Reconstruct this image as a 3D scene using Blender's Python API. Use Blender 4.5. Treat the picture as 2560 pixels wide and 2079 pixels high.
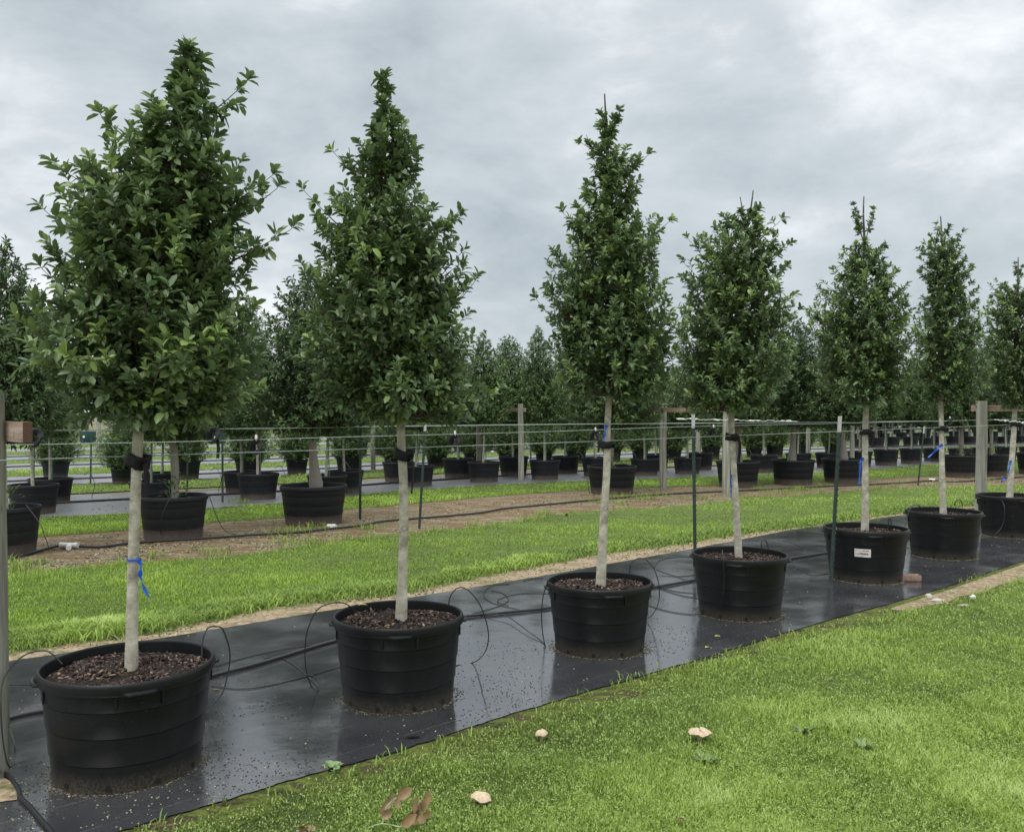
import bpy, bmesh, math, random
import numpy as np
from mathutils import Vector, Matrix
R = math.radians
S = bpy.context.scene
COL = S.collection
for o in list(bpy.data.objects): bpy.data.objects.remove(o)

# ------------------------------------------------------------------ camera
F, CX, HY, H = 2215.0, 1280.0, 1030.0, 1.7      # survey of the photo (2560 wide)
cd = bpy.data.cameras.new('camera'); cam = bpy.data.objects.new('camera', cd); COL.objects.link(cam)
cam.location = (0, 0, H); cam.rotation_euler = (R(90 - 0.2457), 0, 0)
cd.lens = 36 * F / 2560; cd.sensor_width = 36; cd.clip_start = 0.05; cd.clip_end = 3000
S.camera = cam
S.render.resolution_x = 1024; S.render.resolution_y = 831
S.view_settings.view_transform = 'Standard'; S.view_settings.look = 'None'
S.view_settings.exposure = 0.0; S.view_settings.gamma = 1.0
S.view_settings.use_curve_mapping = False
S.render.engine = 'CYCLES'
# ------------------------------------------------------------------ sky
SUN_EL, SUN_AZ = 62, 205          # degrees; azimuth clockwise from +Y
w = bpy.data.worlds.new("World"); S.world = w; w.use_nodes = True
nt = w.node_tree; N = nt.nodes; Lk = nt.links
for n in list(N): N.remove(n)
out = N.new('ShaderNodeOutputWorld'); bg = N.new('ShaderNodeBackground'); Lk.new(bg.outputs[0], out.inputs[0])
sky = N.new('ShaderNodeTexSky'); sky.sky_type = 'NISHITA'; sky.sun_disc = False
sky.sun_elevation = R(SUN_EL); sky.sun_rotation = R(SUN_AZ); sky.dust_density = 2.0
tc = N.new('ShaderNodeTexCoord'); sep = N.new('ShaderNodeSeparateXYZ'); Lk.new(tc.outputs['Generated'], sep.inputs[0])
def wm(op, a, b=None, c=None):
    m = N.new('ShaderNodeMath'); m.operation = op
    for i, v in enumerate((a, b, c)):
        if v is None: continue
        if isinstance(v, (int, float)): m.inputs[i].default_value = v
        else: Lk.new(v, m.inputs[i])
    return m.outputs[0]
zc = wm('ADD', wm('MAXIMUM', sep.outputs[2], 0.0), 0.16)
cmb = N.new('ShaderNodeCombineXYZ')
Lk.new(wm('MULTIPLY', sep.outputs[0], 1.0), cmb.inputs[0]); Lk.new(wm('MULTIPLY', sep.outputs[1], 1.0), cmb.inputs[1]); Lk.new(wm('MULTIPLY', sep.outputs[2], 1.9), cmb.inputs[2])
def wnoise(scale, det, rough, off, dist=0.0):
    mp = N.new('ShaderNodeMapping'); mp.inputs['Location'].default_value = off
    mp.inputs['Scale'].default_value = (1, 1.0, 1)
    Lk.new(cmb.outputs[0], mp.inputs[0])
    n = N.new('ShaderNodeTexNoise'); n.inputs['Scale'].default_value = scale; n.inputs['Detail'].default_value = det
    n.inputs['Roughness'].default_value = rough; n.inputs['Distortion'].default_value = dist
    Lk.new(mp.outputs[0], n.inputs['Vector']); return n.outputs[0]
c1 = wnoise(2.1, 3, 0.45, (3.1, 1.7, 0), 0.15); c2 = wnoise(6.0, 6, 0.58, (7.3, 2.2, 4), 0.2)
cc = wm('ADD', wm('MULTIPLY', c1, 0.64), wm('MULTIPLY', c2, 0.36))
rp = N.new('ShaderNodeValToRGB'); Lk.new(cc, rp.inputs[0])
e = rp.color_ramp.elements
e[0].position = 0.31; e[0].color = (0.42, 0.485, 0.53, 1)
e[1].position = 0.62; e[1].color = (1.08, 1.10, 1.12, 1)
el = e.new(0.44); el.color = (0.64, 0.695, 0.735, 1)
el = e.new(0.52); el.color = (0.92, 0.955, 0.985, 1)
# overcast skies are brighter overhead
mr = N.new('ShaderNodeMapRange'); mr.interpolation_type = 'SMOOTHSTEP'
mr.inputs[1].default_value = 0.40; mr.inputs[2].default_value = 0.95; mr.inputs[3].default_value = 1.0; mr.inputs[4].default_value = 2.6
Lk.new(sep.outputs[2], mr.inputs[0])
vm = N.new('ShaderNodeVectorMath'); vm.operation = 'SCALE'; Lk.new(rp.outputs[0], vm.inputs[0]); Lk.new(mr.outputs[0], vm.inputs['Scale'])
vs = N.new('ShaderNodeVectorMath'); vs.operation = 'SCALE'; Lk.new(sky.outputs[0], vs.inputs[0]); vs.inputs['Scale'].default_value = 0.05
va = N.new('ShaderNodeVectorMath'); va.operation = 'ADD'
vc = N.new('ShaderNodeVectorMath'); vc.operation = 'SCALE'; vc.inputs['Scale'].default_value = 8.3
Lk.new(vm.outputs[0], vc.inputs[0]); Lk.new(vs.outputs[0], va.inputs[1]); Lk.new(vc.outputs[0], va.inputs[0])
Lk.new(va.outputs[0], bg.inputs[0]); bg.inputs[1].default_value = 0.122
# ------------------------------------------------------------------ sun behind the cloud
sd = bpy.data.lights.new('sun', 'SUN'); so = bpy.data.objects.new('sun', sd); COL.objects.link(so)
sd.energy = 1.5; sd.angle = R(25); sd.color = (1.0, 0.97, 0.92)
az = R(SUN_AZ); elv = R(SUN_EL)
dsun = Vector((math.sin(az) * math.cos(elv), math.cos(az) * math.cos(elv), math.sin(elv)))
so.rotation_euler = (-dsun).to_track_quat('-Z', 'Y').to_euler(); so.location = dsun * 30

# ================================================================== helpers
def gp(x, y, z=0.0):
    Y = F * (H - z) / (y - HY); return Vector(((x - CX) * Y / F, Y, z))
def at(x, y, Y): return Vector(((x - CX) * Y / F, Y, H - (y - HY) * Y / F))
rng = np.random.default_rng(7); rnd = random.Random(5)

def tag(o, label=None, cat=None, group=None, kind=None):
    if label: o['label'] = label
    if cat: o['category'] = cat
    if group: o['group'] = group
    if kind: o['kind'] = kind
    return o
def empty(name, loc, label=None, cat=None, group=None):
    o = bpy.data.objects.new(name, None); COL.objects.link(o); o.location = loc; o.empty_display_size = 0.1
    return tag(o, label, cat, group)
def link(name, me, mats, parent=None, loc=None, smooth=False):
    o = bpy.data.objects.new(name, me); COL.objects.link(o)
    if not isinstance(mats, (list, tuple)): mats = [mats]
    for m in mats: me.materials.append(m)
    if parent: o.parent = parent
    if loc is not None: o.location = loc
    if smooth: me.polygons.foreach_set('use_smooth', [True] * len(me.polygons))
    return o
def np_mesh(name, V, T, tint=None):
    me = bpy.data.meshes.new(name); V = np.asarray(V, np.float32); T = np.asarray(T, np.int32)
    me.vertices.add(len(V)); me.vertices.foreach_set('co', V.ravel())
    k = T.shape[1]; me.loops.add(T.size); me.loops.foreach_set('vertex_index', T.ravel())
    me.polygons.add(len(T)); me.polygons.foreach_set('loop_start', np.arange(0, T.size, k, dtype=np.int32))
    if tint is not None:
        a = me.attributes.new('tint', 'FLOAT', 'POINT'); a.data.foreach_set('value', np.asarray(tint, np.float32))
    me.update(calc_edges=True); return me
class MB:
    def __init__(s): s.v = []; s.f = []; s.m = []
    def box(s, c, d, rot=None, mi=0, taper=1.0):
        b = len(s.v); c = Vector(c)
        for z in (-1, 1):
            for x, y in ((-1, -1), (1, -1), (1, 1), (-1, 1)):
                t = taper if z > 0 else 1
                p = Vector((x * d[0] / 2 * t, y * d[1] / 2 * t, z * d[2] / 2))
                if rot is not None: p = rot @ p
                s.v.append(tuple(c + p))
        for q in ((0, 3, 2, 1), (4, 5, 6, 7), (0, 1, 5, 4), (1, 2, 6, 5), (2, 3, 7, 6), (3, 0, 4, 7)):
            s.f.append(tuple(b + i for i in q)); s.m.append(mi)
        return s
    def tube(s, path, rad, n=8, cap=True, mi=0, flat=1.0):
        path = [Vector(p) for p in path]; K = len(path)
        if not hasattr(rad, '__len__'): rad = [rad] * K
        b = len(s.v); up = Vector((0, 0, 1)); prev = None
        for i, p in enumerate(path):
            t = (path[min(i + 1, K - 1)] - path[max(i - 1, 0)])
            t = t.normalized() if t.length > 1e-9 else Vector((0, 0, 1))
            if prev is None:
                a = t.cross(up) if abs(t.z) < 0.9 else t.cross(Vector((0, 1, 0)))
                a.normalize()
            else:
                a = prev - t * prev.dot(t)
                a = a.normalized() if a.length > 1e-6 else prev
            prev = a; c = t.cross(a)
            for j in range(n):
                an = 2 * math.pi * j / n
                s.v.append(tuple(p + (a * math.cos(an) + c * math.sin(an) * flat) * rad[i]))
        for i in range(K - 1):
            for j in range(n):
                s.f.append((b + i * n + j, b + i * n + (j + 1) % n, b + (i + 1) * n + (j + 1) % n, b + (i + 1) * n + j)); s.m.append(mi)
        if cap:
            s.f.append(tuple(b + j for j in range(n))[::-1]); s.m.append(mi)
            s.f.append(tuple(b + (K - 1) * n + j for j in range(n))); s.m.append(mi)
        return s
    def lathe(s, prof, n=48, mi=0, wob=None, loc=(0, 0, 0), close=False):
        b = len(s.v)
        for (r, z) in prof:
            for j in range(n):
                an = 2 * math.pi * j / n
                k = wob(an, z) if wob else 1.0
                s.v.append((loc[0] + r * k * math.cos(an), loc[1] + r * k * math.sin(an), loc[2] + z))
        for i in range(len(prof) - 1):
            for j in range(n):
                s.f.append((b + i * n + j, b + i * n + (j + 1) % n, b + (i + 1) * n + (j + 1) % n, b + (i + 1) * n + j)); s.m.append(mi)
        if close: s.f.append(tuple(b + (len(prof) - 1) * n + j for j in range(n))); s.m.append(mi)
        return s
    def build(s, name, mats, parent=None, loc=None, smooth=False):
        me = bpy.data.meshes.new(name); me.from_pydata(s.v, [], s.f)
        me.polygons.foreach_set('material_index', s.m)
        o = link(name, me, mats, parent, loc, smooth)
        if smooth:
            try: me.set_sharp_from_angle(angle=R(38))
            except Exception: pass
        return o
def smooth_path(pts, k=6):
    pts = [Vector(p) for p in pts]; out = []
    for i in range(len(pts) - 1):
        p0 = pts[max(i - 1, 0)]; p1 = pts[i]; p2 = pts[i + 1]; p3 = pts[min(i + 2, len(pts) - 1)]
        for j in range(k):
            t = j / k
            out.append(0.5 * ((2 * p1) + (-p0 + p2) * t + (2 * p0 - 5 * p1 + 4 * p2 - p3) * t * t + (-p0 + 3 * p1 - 3 * p2 + p3) * t ** 3))
    out.append(pts[-1]); return out
def copy_tree(o, parent=None):
    c = o.copy(); COL.objects.link(c); c.parent = parent
    for ch in list(o.children): copy_tree(ch, c)
    return c
# cheap smooth noise over the ground, in metres
_w = [(rng.normal(size=2) * s, rng.uniform(0, 6.28), s) for s in (0.5, 0.9, 1.6, 2.6, 4.5) for _ in range(5)]
def gnoise(x, y, f=1.0, ph=0.0):
    v = 0
    for (k, p, s) in _w: v = v + np.sin((k[0] * x + k[1] * y) * f * 2.2 + p + ph * 3.3) / (s ** 0.6)
    return v / 5.0

# ------------------------------------------------------------------ materials
def mat(name, base=(0.5, 0.5, 0.5), rough=0.6, spec=0.5):
    m = bpy.data.materials.new(name); m.use_nodes = True
    b = m.node_tree.nodes['Principled BSDF']
    b.inputs['Base Color'].default_value = (*base, 1); b.inputs['Roughness'].default_value = rough
    b.inputs['Specular IOR Level'].default_value = spec
    return m, m.node_tree.nodes, m.node_tree.links, b
def coords(N, L, scale=(1, 1, 1), rot=0, which='Object'):
    t = N.new('ShaderNodeTexCoord'); mp = N.new('ShaderNodeMapping')
    mp.inputs['Scale'].default_value = scale; mp.inputs['Rotation'].default_value = (0, 0, rot)
    L.new(t.outputs[which], mp.inputs[0]); return mp.outputs[0]
def noise(N, L, vec, scale, det=4, rough=0.55):
    n = N.new('ShaderNodeTexNoise'); n.inputs['Scale'].default_value = scale; n.inputs['Detail'].default_value = det
    n.inputs['Roughness'].default_value = rough; L.new(vec, n.inputs['Vector']); return n.outputs[0]
def ramp(N, L, fac, stops, interp='LINEAR'):
    r = N.new('ShaderNodeValToRGB'); L.new(fac, r.inputs[0]); r.color_ramp.interpolation = interp
    e = r.color_ramp.elements
    while len(e) < len(stops): e.new(0.5)
    for i, (p, c) in enumerate(stops):
        e[i].position = p; e[i].color = (*c, 1) if len(c) == 3 else c
    return r.outputs[0]
def mix(N, L, fac, a, b, mode='MIX'):
    m = N.new('ShaderNodeMix'); m.data_type = 'RGBA'; m.blend_type = mode
    for i, v in ((0, fac), (6, a), (7, b)):
        if isinstance(v, (int, float)): m.inputs[i].default_value = v
        elif isinstance(v, tuple): m.inputs[i].default_value = (*v, 1)
        else: L.new(v, m.inputs[i])
    return m.outputs[2]
def mth(N, L, op, a, b=None, clamp=False):
    m = N.new('ShaderNodeMath'); m.operation = op; m.use_clamp = clamp
    for i, v in ((0, a), (1, b)):
        if v is None: continue
        if isinstance(v, (int, float)): m.inputs[i].default_value = v
        else: L.new(v, m.inputs[i])
    return m.outputs[0]
def bump(N, L, b, h, strength=0.3, dist=0.01):
    n = N.new('ShaderNodeBump'); n.inputs['Strength'].default_value = strength; n.inputs['Distance'].default_value = dist
    L.new(h, n.inputs['Height']); L.new(n.outputs[0], b.inputs['Normal'])
G3 = lambda v: (v, v, v)

def leaf_mat(name, stops, trans=0.25, rough=0.38, spec=0.55):
    m, N, L, b = mat(name, rough=rough, spec=spec)
    a = N.new('ShaderNodeAttribute'); a.attribute_name = 'tint'
    col = ramp(N, L, a.outputs['Fac'], stops)
    g = N.new('ShaderNodeNewGeometry')
    col2 = mix(N, L, mth(N, L, 'MULTIPLY', g.outputs['Backfacing'], 0.45), col, (0.13, 0.2, 0.09))
    L.new(col2, b.inputs['Base Color'])
    tr = N.new('ShaderNodeBsdfTranslucent'); L.new(col, tr.inputs[0])
    mx = N.new('ShaderNodeMixShader'); mx.inputs[0].default_value = trans
    o = N['Material Output']; L.new(b.outputs[0], mx.inputs[1]); L.new(tr.outputs[0], mx.inputs[2]); L.new(mx.outputs[0], o.inputs[0])
    return m
M = {}
M['leaf'] = leaf_mat('holly_leaf', [(0, (0.070, 0.114, 0.052)), (0.4, (0.125, 0.195, 0.076)), (0.72, (0.19, 0.28, 0.090)), (1, (0.25, 0.36, 0.085))])
M['leaf_dark'] = leaf_mat('dark_leaf', [(0, (0.038, 0.066, 0.032)), (0.5, (0.075, 0.128, 0.050)), (0.85, (0.11, 0.18, 0.06)), (1, (0.17, 0.27, 0.07))], 0.14, 0.45, 0.3)
M['leaf_shrub'] = leaf_mat('shrub_leaf', [(0, (0.060, 0.105, 0.046)), (0.5, (0.115, 0.19, 0.068)), (1, (0.20, 0.30, 0.095))], 0.2, 0.55, 0.25)
M['leaf_far'] = leaf_mat('woodland_leaf', [(0, (0.05, 0.08, 0.05)), (0.5, (0.09, 0.135, 0.075)), (1, (0.15, 0.21, 0.11))], 0.2, 0.6)

def bark(name, c1, c2, c3):
    m, N, L, b = mat(name, rough=0.85, spec=0.2)
    v = coords(N, L, (1, 1, 1)); v2 = coords(N, L, (1.3, 1.3, 1.6))
    n1 = noise(N, L, v2, 9, 5, 0.6); n2 = noise(N, L, v, 28, 4)
    col = ramp(N, L, n1, [(0.3, c1), (0.5, c2), (0.72, c3)])
    spots = ramp(N, L, n2, [(0.62, G3(0.0)), (0.72, G3(1.0))])
    col = mix(N, L, mth(N, L, 'MULTIPLY', spots, 0.45), col, (0.10, 0.085, 0.06))
    v3 = coords(N, L, (2.5, 2.5, 16)); n3 = noise(N, L, v3, 1.3, 2)
    rings = ramp(N, L, n3, [(0.64, G3(0)), (0.70, G3(1))])
    col = mix(N, L, mth(N, L, 'MULTIPLY', rings, 0.5), col, tuple(x * 0.45 for x in c1))
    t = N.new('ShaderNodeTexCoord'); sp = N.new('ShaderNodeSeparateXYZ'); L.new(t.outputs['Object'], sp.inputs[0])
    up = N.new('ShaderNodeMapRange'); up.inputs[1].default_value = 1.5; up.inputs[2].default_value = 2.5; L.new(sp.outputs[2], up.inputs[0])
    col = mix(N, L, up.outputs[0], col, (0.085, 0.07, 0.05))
    lich = ramp(N, L, noise(N, L, coords(N, L), 17, 4, 0.7), [(0.60, G3(0)), (0.64, G3(1))]); col = mix(N, L, mth(N, L, 'MULTIPLY', lich, 0.45), col, (0.62, 0.60, 0.53))
    L.new(col, b.inputs['Base Color']); bump(N, L, b, n1, 0.6, 0.005); return m
M['bark'] = bark('grey_bark', (0.22, 0.205, 0.155), (0.41, 0.385, 0.305), (0.60, 0.57, 0.48))
M['bark2'] = bark('brown_bark', (0.10, 0.085, 0.06), (0.17, 0.15, 0.115), (0.25, 0.235, 0.19))
m, N, L, b = mat('twig', (0.09, 0.075, 0.05), 0.8); M['twig'] = m

def plastic(name, base, dirt, hd, rough, dirtamt):
    m, N, L, b = mat(name, rough=rough, spec=0.28)
    v = coords(N, L)
    sp = N.new('ShaderNodeSeparateXYZ'); t = N.new('ShaderNodeTexCoord'); L.new(t.outputs['Object'], sp.inputs[0])
    h = mth(N, L, 'DIVIDE', sp.outputs[2], hd)
    n1 = noise(N, L, v, 7, 4); n2 = noise(N, L, v, 90, 3, 0.7); n3 = noise(N, L, coords(N, L, (9, 9, 0.9)), 3, 3)
    f = mth(N, L, 'SUBTRACT', 1.25, mth(N, L, 'ADD', h, mth(N, L, 'MULTIPLY', n1, 0.55)))
    f = mth(N, L, 'MULTIPLY', mth(N, L, 'MAXIMUM', f, 0.0), dirtamt, True)
    sparse = ramp(N, L, n2, [(0.42, G3(0.25)), (0.62, G3(1))])
    f = mth(N, L, 'MULTIPLY', f, sparse, True)
    dust = ramp(N, L, n3, [(0.35, G3(0)), (0.8, G3(1))])
    col = mix(N, L, mth(N, L, 'MULTIPLY', dust, 0.35), base, tuple(x * 2.0 + 0.004 for x in base))
    tiny = ramp(N, L, noise(N, L, v, 160, 1), [(0.745, G3(0)), (0.77, G3(1))])
    col = mix(N, L, mth(N, L, 'MULTIPLY', tiny, 0.5), col, (0.16, 0.15, 0.12))
    col = mix(N, L, f, col, dirt)
    L.new(col, b.inputs['Base Color'])
    rr = mth(N, L, 'ADD', mth(N, L, 'MULTIPLY', f, 0.4), rough); L.new(rr, b.inputs['Roughness'])
    bump(N, L, b, noise(N, L, v, 45, 3), 0.10, 0.003); return m
M['pot'] = plastic('black_plastic', (0.0048, 0.0050, 0.0055), (0.10, 0.085, 0.058), 0.10, 0.44, 0.85)
M['pot_old'] = plastic('weathered_plastic', (0.011, 0.0125, 0.0155), (0.15, 0.118, 0.092), 0.19, 0.55, 1.3)
m, N, L, b = mat('hole_black', (0.003, 0.003, 0.003), 0.9); M['hole'] = m

m, N, L, b = mat('mulch', rough=0.9, spec=0.25)
a = N.new('ShaderNodeAttribute'); a.attribute_name = 'tint'
L.new(ramp(N, L, a.outputs['Fac'], [(0, (0.012, 0.009, 0.008)), (0.4, (0.04, 0.027, 0.023)), (0.75, (0.13, 0.092, 0.078)), (1, (0.36, 0.26, 0.16))]), b.inputs['Base Color'])
M['mulch'] = m
m, N, L, b = mat('mulch_base', rough=0.95, spec=0.2)
v = coords(N, L); n = noise(N, L, v, 60, 5, 0.7)
L.new(ramp(N, L, n, [(0.35, (0.008, 0.006, 0.005)), (0.6, (0.035, 0.025, 0.02)), (0.8, (0.07, 0.05, 0.035))]), b.inputs['Base Color']); bump(N, L, b, n, 1.0, 0.02)
M['mulchbase'] = m

def fabric(name, wet):
    m, N, L, b = mat(name, rough=0.3, spec=0.95)
    v = coords(N, L); vr = coords(N, L, (1, 1, 1), R(-42.3))
    sp = N.new('ShaderNodeSeparateXYZ'); L.new(vr, sp.inputs[0])
    n1 = noise(N, L, v, 1.6, 5, 0.6); n2 = noise(N, L, v, 120, 2); n3 = noise(N, L, v, 9, 4, 0.6)
    # woven tracer threads every 0.3 m
    ln = mth(N, L, 'ABSOLUTE', mth(N, L, 'SUBTRACT', mth(N, L, 'FRACT', mth(N, L, 'DIVIDE', sp.outputs[1], 0.305)), 0.5))
    line = mth(N, L, 'MULTIPLY', mth(N, L, 'LESS_THAN', ln, 0.008), ramp(N, L, n3, [(0.4, G3(0.1)), (0.6, G3(0.8))]))
    col = ramp(N, L, n1, [(0.3, (0.026, 0.027, 0.030)), (0.7, (0.056, 0.057, 0.061))])
    dusty = ramp(N, L, n3, [(0.62, G3(0)), (0.78, G3(1))])
    col = mix(N, L, mth(N, L, 'MULTIPLY', dusty, 0.5), col, (0.07, 0.062, 0.05))
    col = mix(N, L, mth(N, L, 'MULTIPLY', line, 0.9), col, (0.16, 0.16, 0.16))
    L.new(col, b.inputs['Base Color'])
    b.inputs['IOR'].default_value = 2.0
    L.new(ramp(N, L, n1, [(0.32, G3(wet)), (0.5, G3(wet + 0.05)), (0.68, G3(wet + 0.16))]), b.inputs['Roughness'])
    h = mth(N, L, 'ADD', mth(N, L, 'MULTIPLY', noise(N, L, coords(N, L, (1, 1.5, 1), R(-42.3)), 2.2, 3), 0.9), mth(N, L, 'MULTIPLY', n2, 0.012))
    bump(N, L, b, h, 0.2, 0.015); return m
M['mat'] = fabric('wet_ground_cloth', 0.10)
M['mat_far'] = fabric('ground_cloth', 0.42)

def soil(name, stops, sc=1.3, fine=30, bmp=0.6):
    m, N, L, b = mat(name, rough=0.92, spec=0.25)
    v = coords(N, L); vr = coords(N, L, (0.45, 1, 1), R(-42.3))
    n1 = noise(N, L, vr, sc, 6, 0.62); n2 = noise(N, L, v, fine, 5, 0.7)
    col = ramp(N, L, n1, stops)
    col = mix(N, L, 0.75, col, ramp(N, L, n2, [(0.34, G3(0.30)), (0.5, G3(0.85)), (0.66, G3(1.6))]), 'MULTIPLY')
    n4 = noise(N, L, v, fine * 2.6, 2); lit = ramp(N, L, n4, [(0.70, G3(0)), (0.75, G3(1))])
    col = mix(N, L, mth(N, L, 'MULTIPLY', lit, 0.55), col, (0.33, 0.29, 0.17))
    L.new(col, b.inputs['Base Color']); bump(N, L, b, n2, bmp, 0.02); return m
M['ground'] = soil('open_ground', [(0.3, (0.10, 0.13, 0.05)), (0.5, (0.20, 0.17, 0.10)), (0.7, (0.11, 0.16, 0.05))], 0.5)
M['sand'] = soil('sandy_soil', [(0.34, (0.13, 0.14, 0.045)), (0.42, (0.22, 0.19, 0.10)), (0.50, (0.37, 0.28, 0.185)), (0.57, (0.24, 0.185, 0.11)), (0.64, (0.36, 0.275, 0.18)), (0.70, (0.15, 0.145, 0.06))], 4.0, 24, 1.0)
M['dirt'] = soil('red_dirt', [(0.30, (0.105, 0.11, 0.04)), (0.39, (0.15, 0.12, 0.07)), (0.46, (0.25, 0.195, 0.125)), (0.51, (0.15, 0.115, 0.065)), (0.55, (0.18, 0.10, 0.055)), (0.60, (0.14, 0.12, 0.05)), (0.66, (0.31, 0.24, 0.16)), (0.73, (0.11, 0.12, 0.04))], 2.6, 20, 1.0)
M['moss'] = soil('moss', [(0.34, (0.025, 0.028, 0.012)), (0.43, (0.070, 0.085, 0.018)), (0.50, (0.115, 0.135, 0.024)), (0.56, (0.05, 0.055, 0.016)), (0.62, (0.075, 0.052, 0.03)), (0.70, (0.14, 0.125, 0.05))], 5.5, 38)
M['turf'] = soil('turf_soil', [(0.3, (0.075, 0.095, 0.028)), (0.6, (0.12, 0.165, 0.04)), (0.8, (0.12, 0.12, 0.045))], 1.2, 60)

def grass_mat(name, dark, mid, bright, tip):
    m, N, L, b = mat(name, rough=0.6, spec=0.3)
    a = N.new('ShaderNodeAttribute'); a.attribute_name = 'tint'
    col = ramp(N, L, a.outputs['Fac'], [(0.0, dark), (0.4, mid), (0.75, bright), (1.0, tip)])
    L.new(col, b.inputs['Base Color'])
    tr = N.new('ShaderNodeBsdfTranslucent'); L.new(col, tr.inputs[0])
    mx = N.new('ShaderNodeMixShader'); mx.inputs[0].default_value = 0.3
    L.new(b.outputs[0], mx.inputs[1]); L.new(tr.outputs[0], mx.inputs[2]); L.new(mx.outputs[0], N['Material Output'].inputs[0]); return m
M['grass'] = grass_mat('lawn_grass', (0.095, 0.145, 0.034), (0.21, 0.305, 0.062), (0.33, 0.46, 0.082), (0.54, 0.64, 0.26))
M['grassf'] = grass_mat('strip_grass', (0.10, 0.165, 0.030), (0.23, 0.35, 0.055), (0.35, 0.50, 0.075), (0.47, 0.58, 0.18))

def wood(name, c1, c2, c3, along='Z'):
    m, N, L, b = mat(name, rough=0.85, spec=0.2)
    sc = (14, 14, 0.9) if along == 'Z' else (0.9, 14, 14)
    v = coords(N, L, sc); n = noise(N, L, v, 1.8, 5, 0.6); n0 = noise(N, L, coords(N, L), 6, 3)
    col = ramp(N, L, n, [(0.3, c1), (0.5, c2), (0.7, c3)])
    knots = ramp(N, L, noise(N, L, coords(N, L, (5, 5, 2)), 5, 1), [(0.72, G3(0)), (0.76, G3(1))])
    col = mix(N, L, mth(N, L, 'MULTIPLY', knots, 0.5), col, (0.07, 0.05, 0.035))
    col = mix(N, L, mth(N, L, 'MULTIPLY', n0, 0.35), col, (0.15, 0.17, 0.12))
    L.new(col, b.inputs['Base Color']); bump(N, L, b, n, 0.6, 0.006); return m
M['post'] = wood('weathered_post', (0.16, 0.155, 0.125), (0.32, 0.31, 0.26), (0.46, 0.45, 0.39))
M['arm'] = wood('weathered_board', (0.17, 0.10, 0.07), (0.32, 0.22, 0.17), (0.45, 0.36, 0.30), 'X')
m, N, L, b = mat('end_grain', rough=0.9)
v = coords(N, L); wv = N.new('ShaderNodeTexWave'); wv.wave_type = 'RINGS'; wv.inputs['Scale'].default_value = 38; wv.inputs['Distortion'].default_value = 1.2
L.new(v, wv.inputs['Vector']); L.new(ramp(N, L, wv.outputs['Fac'], [(0.1, (0.055, 0.03, 0.02)), (0.7, (0.15, 0.085, 0.06))]), b.inputs['Base Color']); M['endgrain'] = m
def simple(k, name, c, rough=0.6, amt=0.25, sc=25, metal=0.0):
    m, N, L, b = mat(name, rough=rough); v = coords(N, L); n = noise(N, L, v, sc, 4)
    L.new(ramp(N, L, n, [(0.3, tuple(x * (1 - amt) for x in c)), (0.7, tuple(min(1, x * (1 + amt)) for x in c))]), b.inputs['Base Color'])
    b.inputs['Metallic'].default_value = metal; bump(N, L, b, n, 0.15, 0.003); M[k] = m
simple('steel_green', 'green_painted_steel', (0.022, 0.040, 0.034), 0.5, 0.4)
simple('steel_top', 'bare_steel', (0.42, 0.43, 0.42), 0.6, 0.2)
simple('wire', 'galvanised_wire', (0.30, 0.36, 0.32), 0.5, 0.2)
simple('tube', 'black_poly_tube', (0.011, 0.011, 0.012), 0.42, 0.2)
simple('pipe', 'poly_pipe', (0.016, 0.016, 0.017), 0.45, 0.3)
simple('strap', 'black_strap', (0.0025, 0.0025, 0.0035), 0.7, 0.4)
simple('blue', 'blue_tape', (0.014, 0.10, 0.52), 0.4, 0.15)
simple('white', 'white_plastic', (0.62, 0.62, 0.58), 0.45, 0.08)
simple('brick', 'worn_brick', (0.25, 0.17, 0.125), 0.9, 0.3, 30)
simple('paper', 'paper_label', (0.66, 0.60, 0.57), 0.7, 0.05)
simple('ink', 'label_ink', (0.05, 0.04, 0.04), 0.7, 0.1)
simple('cloth', 'shade_cloth', (0.245, 0.225, 0.19), 0.95, 0.2, 60)
simple('bamboo', 'green_stake', (0.055, 0.15, 0.105), 0.55, 0.3)
simple('bamboo_pale', 'pale_stake', (0.30, 0.32, 0.25), 0.6, 0.25)
simple('mush', 'mushroom_cap', (0.50, 0.39, 0.26), 0.85, 0.22, 70)
simple('deadleaf', 'dead_leaf', (0.19, 0.125, 0.055), 0.6, 0.45, 22)
simple('stem', 'pale_stem', (0.30, 0.40, 0.20), 0.6, 0.15)
simple('yellow', 'fallen_leaf', (0.50, 0.50, 0.16), 0.6, 0.2)
simple('rock', 'pale_stone', (0.45, 0.42, 0.36), 0.9, 0.3, 12)
simple('greenbag', 'green_fabric_pot', (0.012, 0.05, 0.042), 0.8, 0.25)
simple('weed', 'weed_leaf', (0.10, 0.16, 0.05), 0.55, 0.3)
simple('weed_pale', 'pale_weed', (0.16, 0.24, 0.09), 0.55, 0.2)
simple('speck', 'gravelly_litter', (0.2, 0.17, 0.11), 0.8, 0.4)
m, N, L, b = mat('litter', rough=0.8)
a = N.new('ShaderNodeAttribute'); a.attribute_name = 'tint'
L.new(ramp(N, L, a.outputs['Fac'], [(0.0, (0.006, 0.006, 0.006)), (0.62, (0.02, 0.017, 0.014)), (0.7, (0.16, 0.135, 0.08)), (1, (0.40, 0.37, 0.20))]), b.inputs['Base Color']); M['litter'] = m

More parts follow.
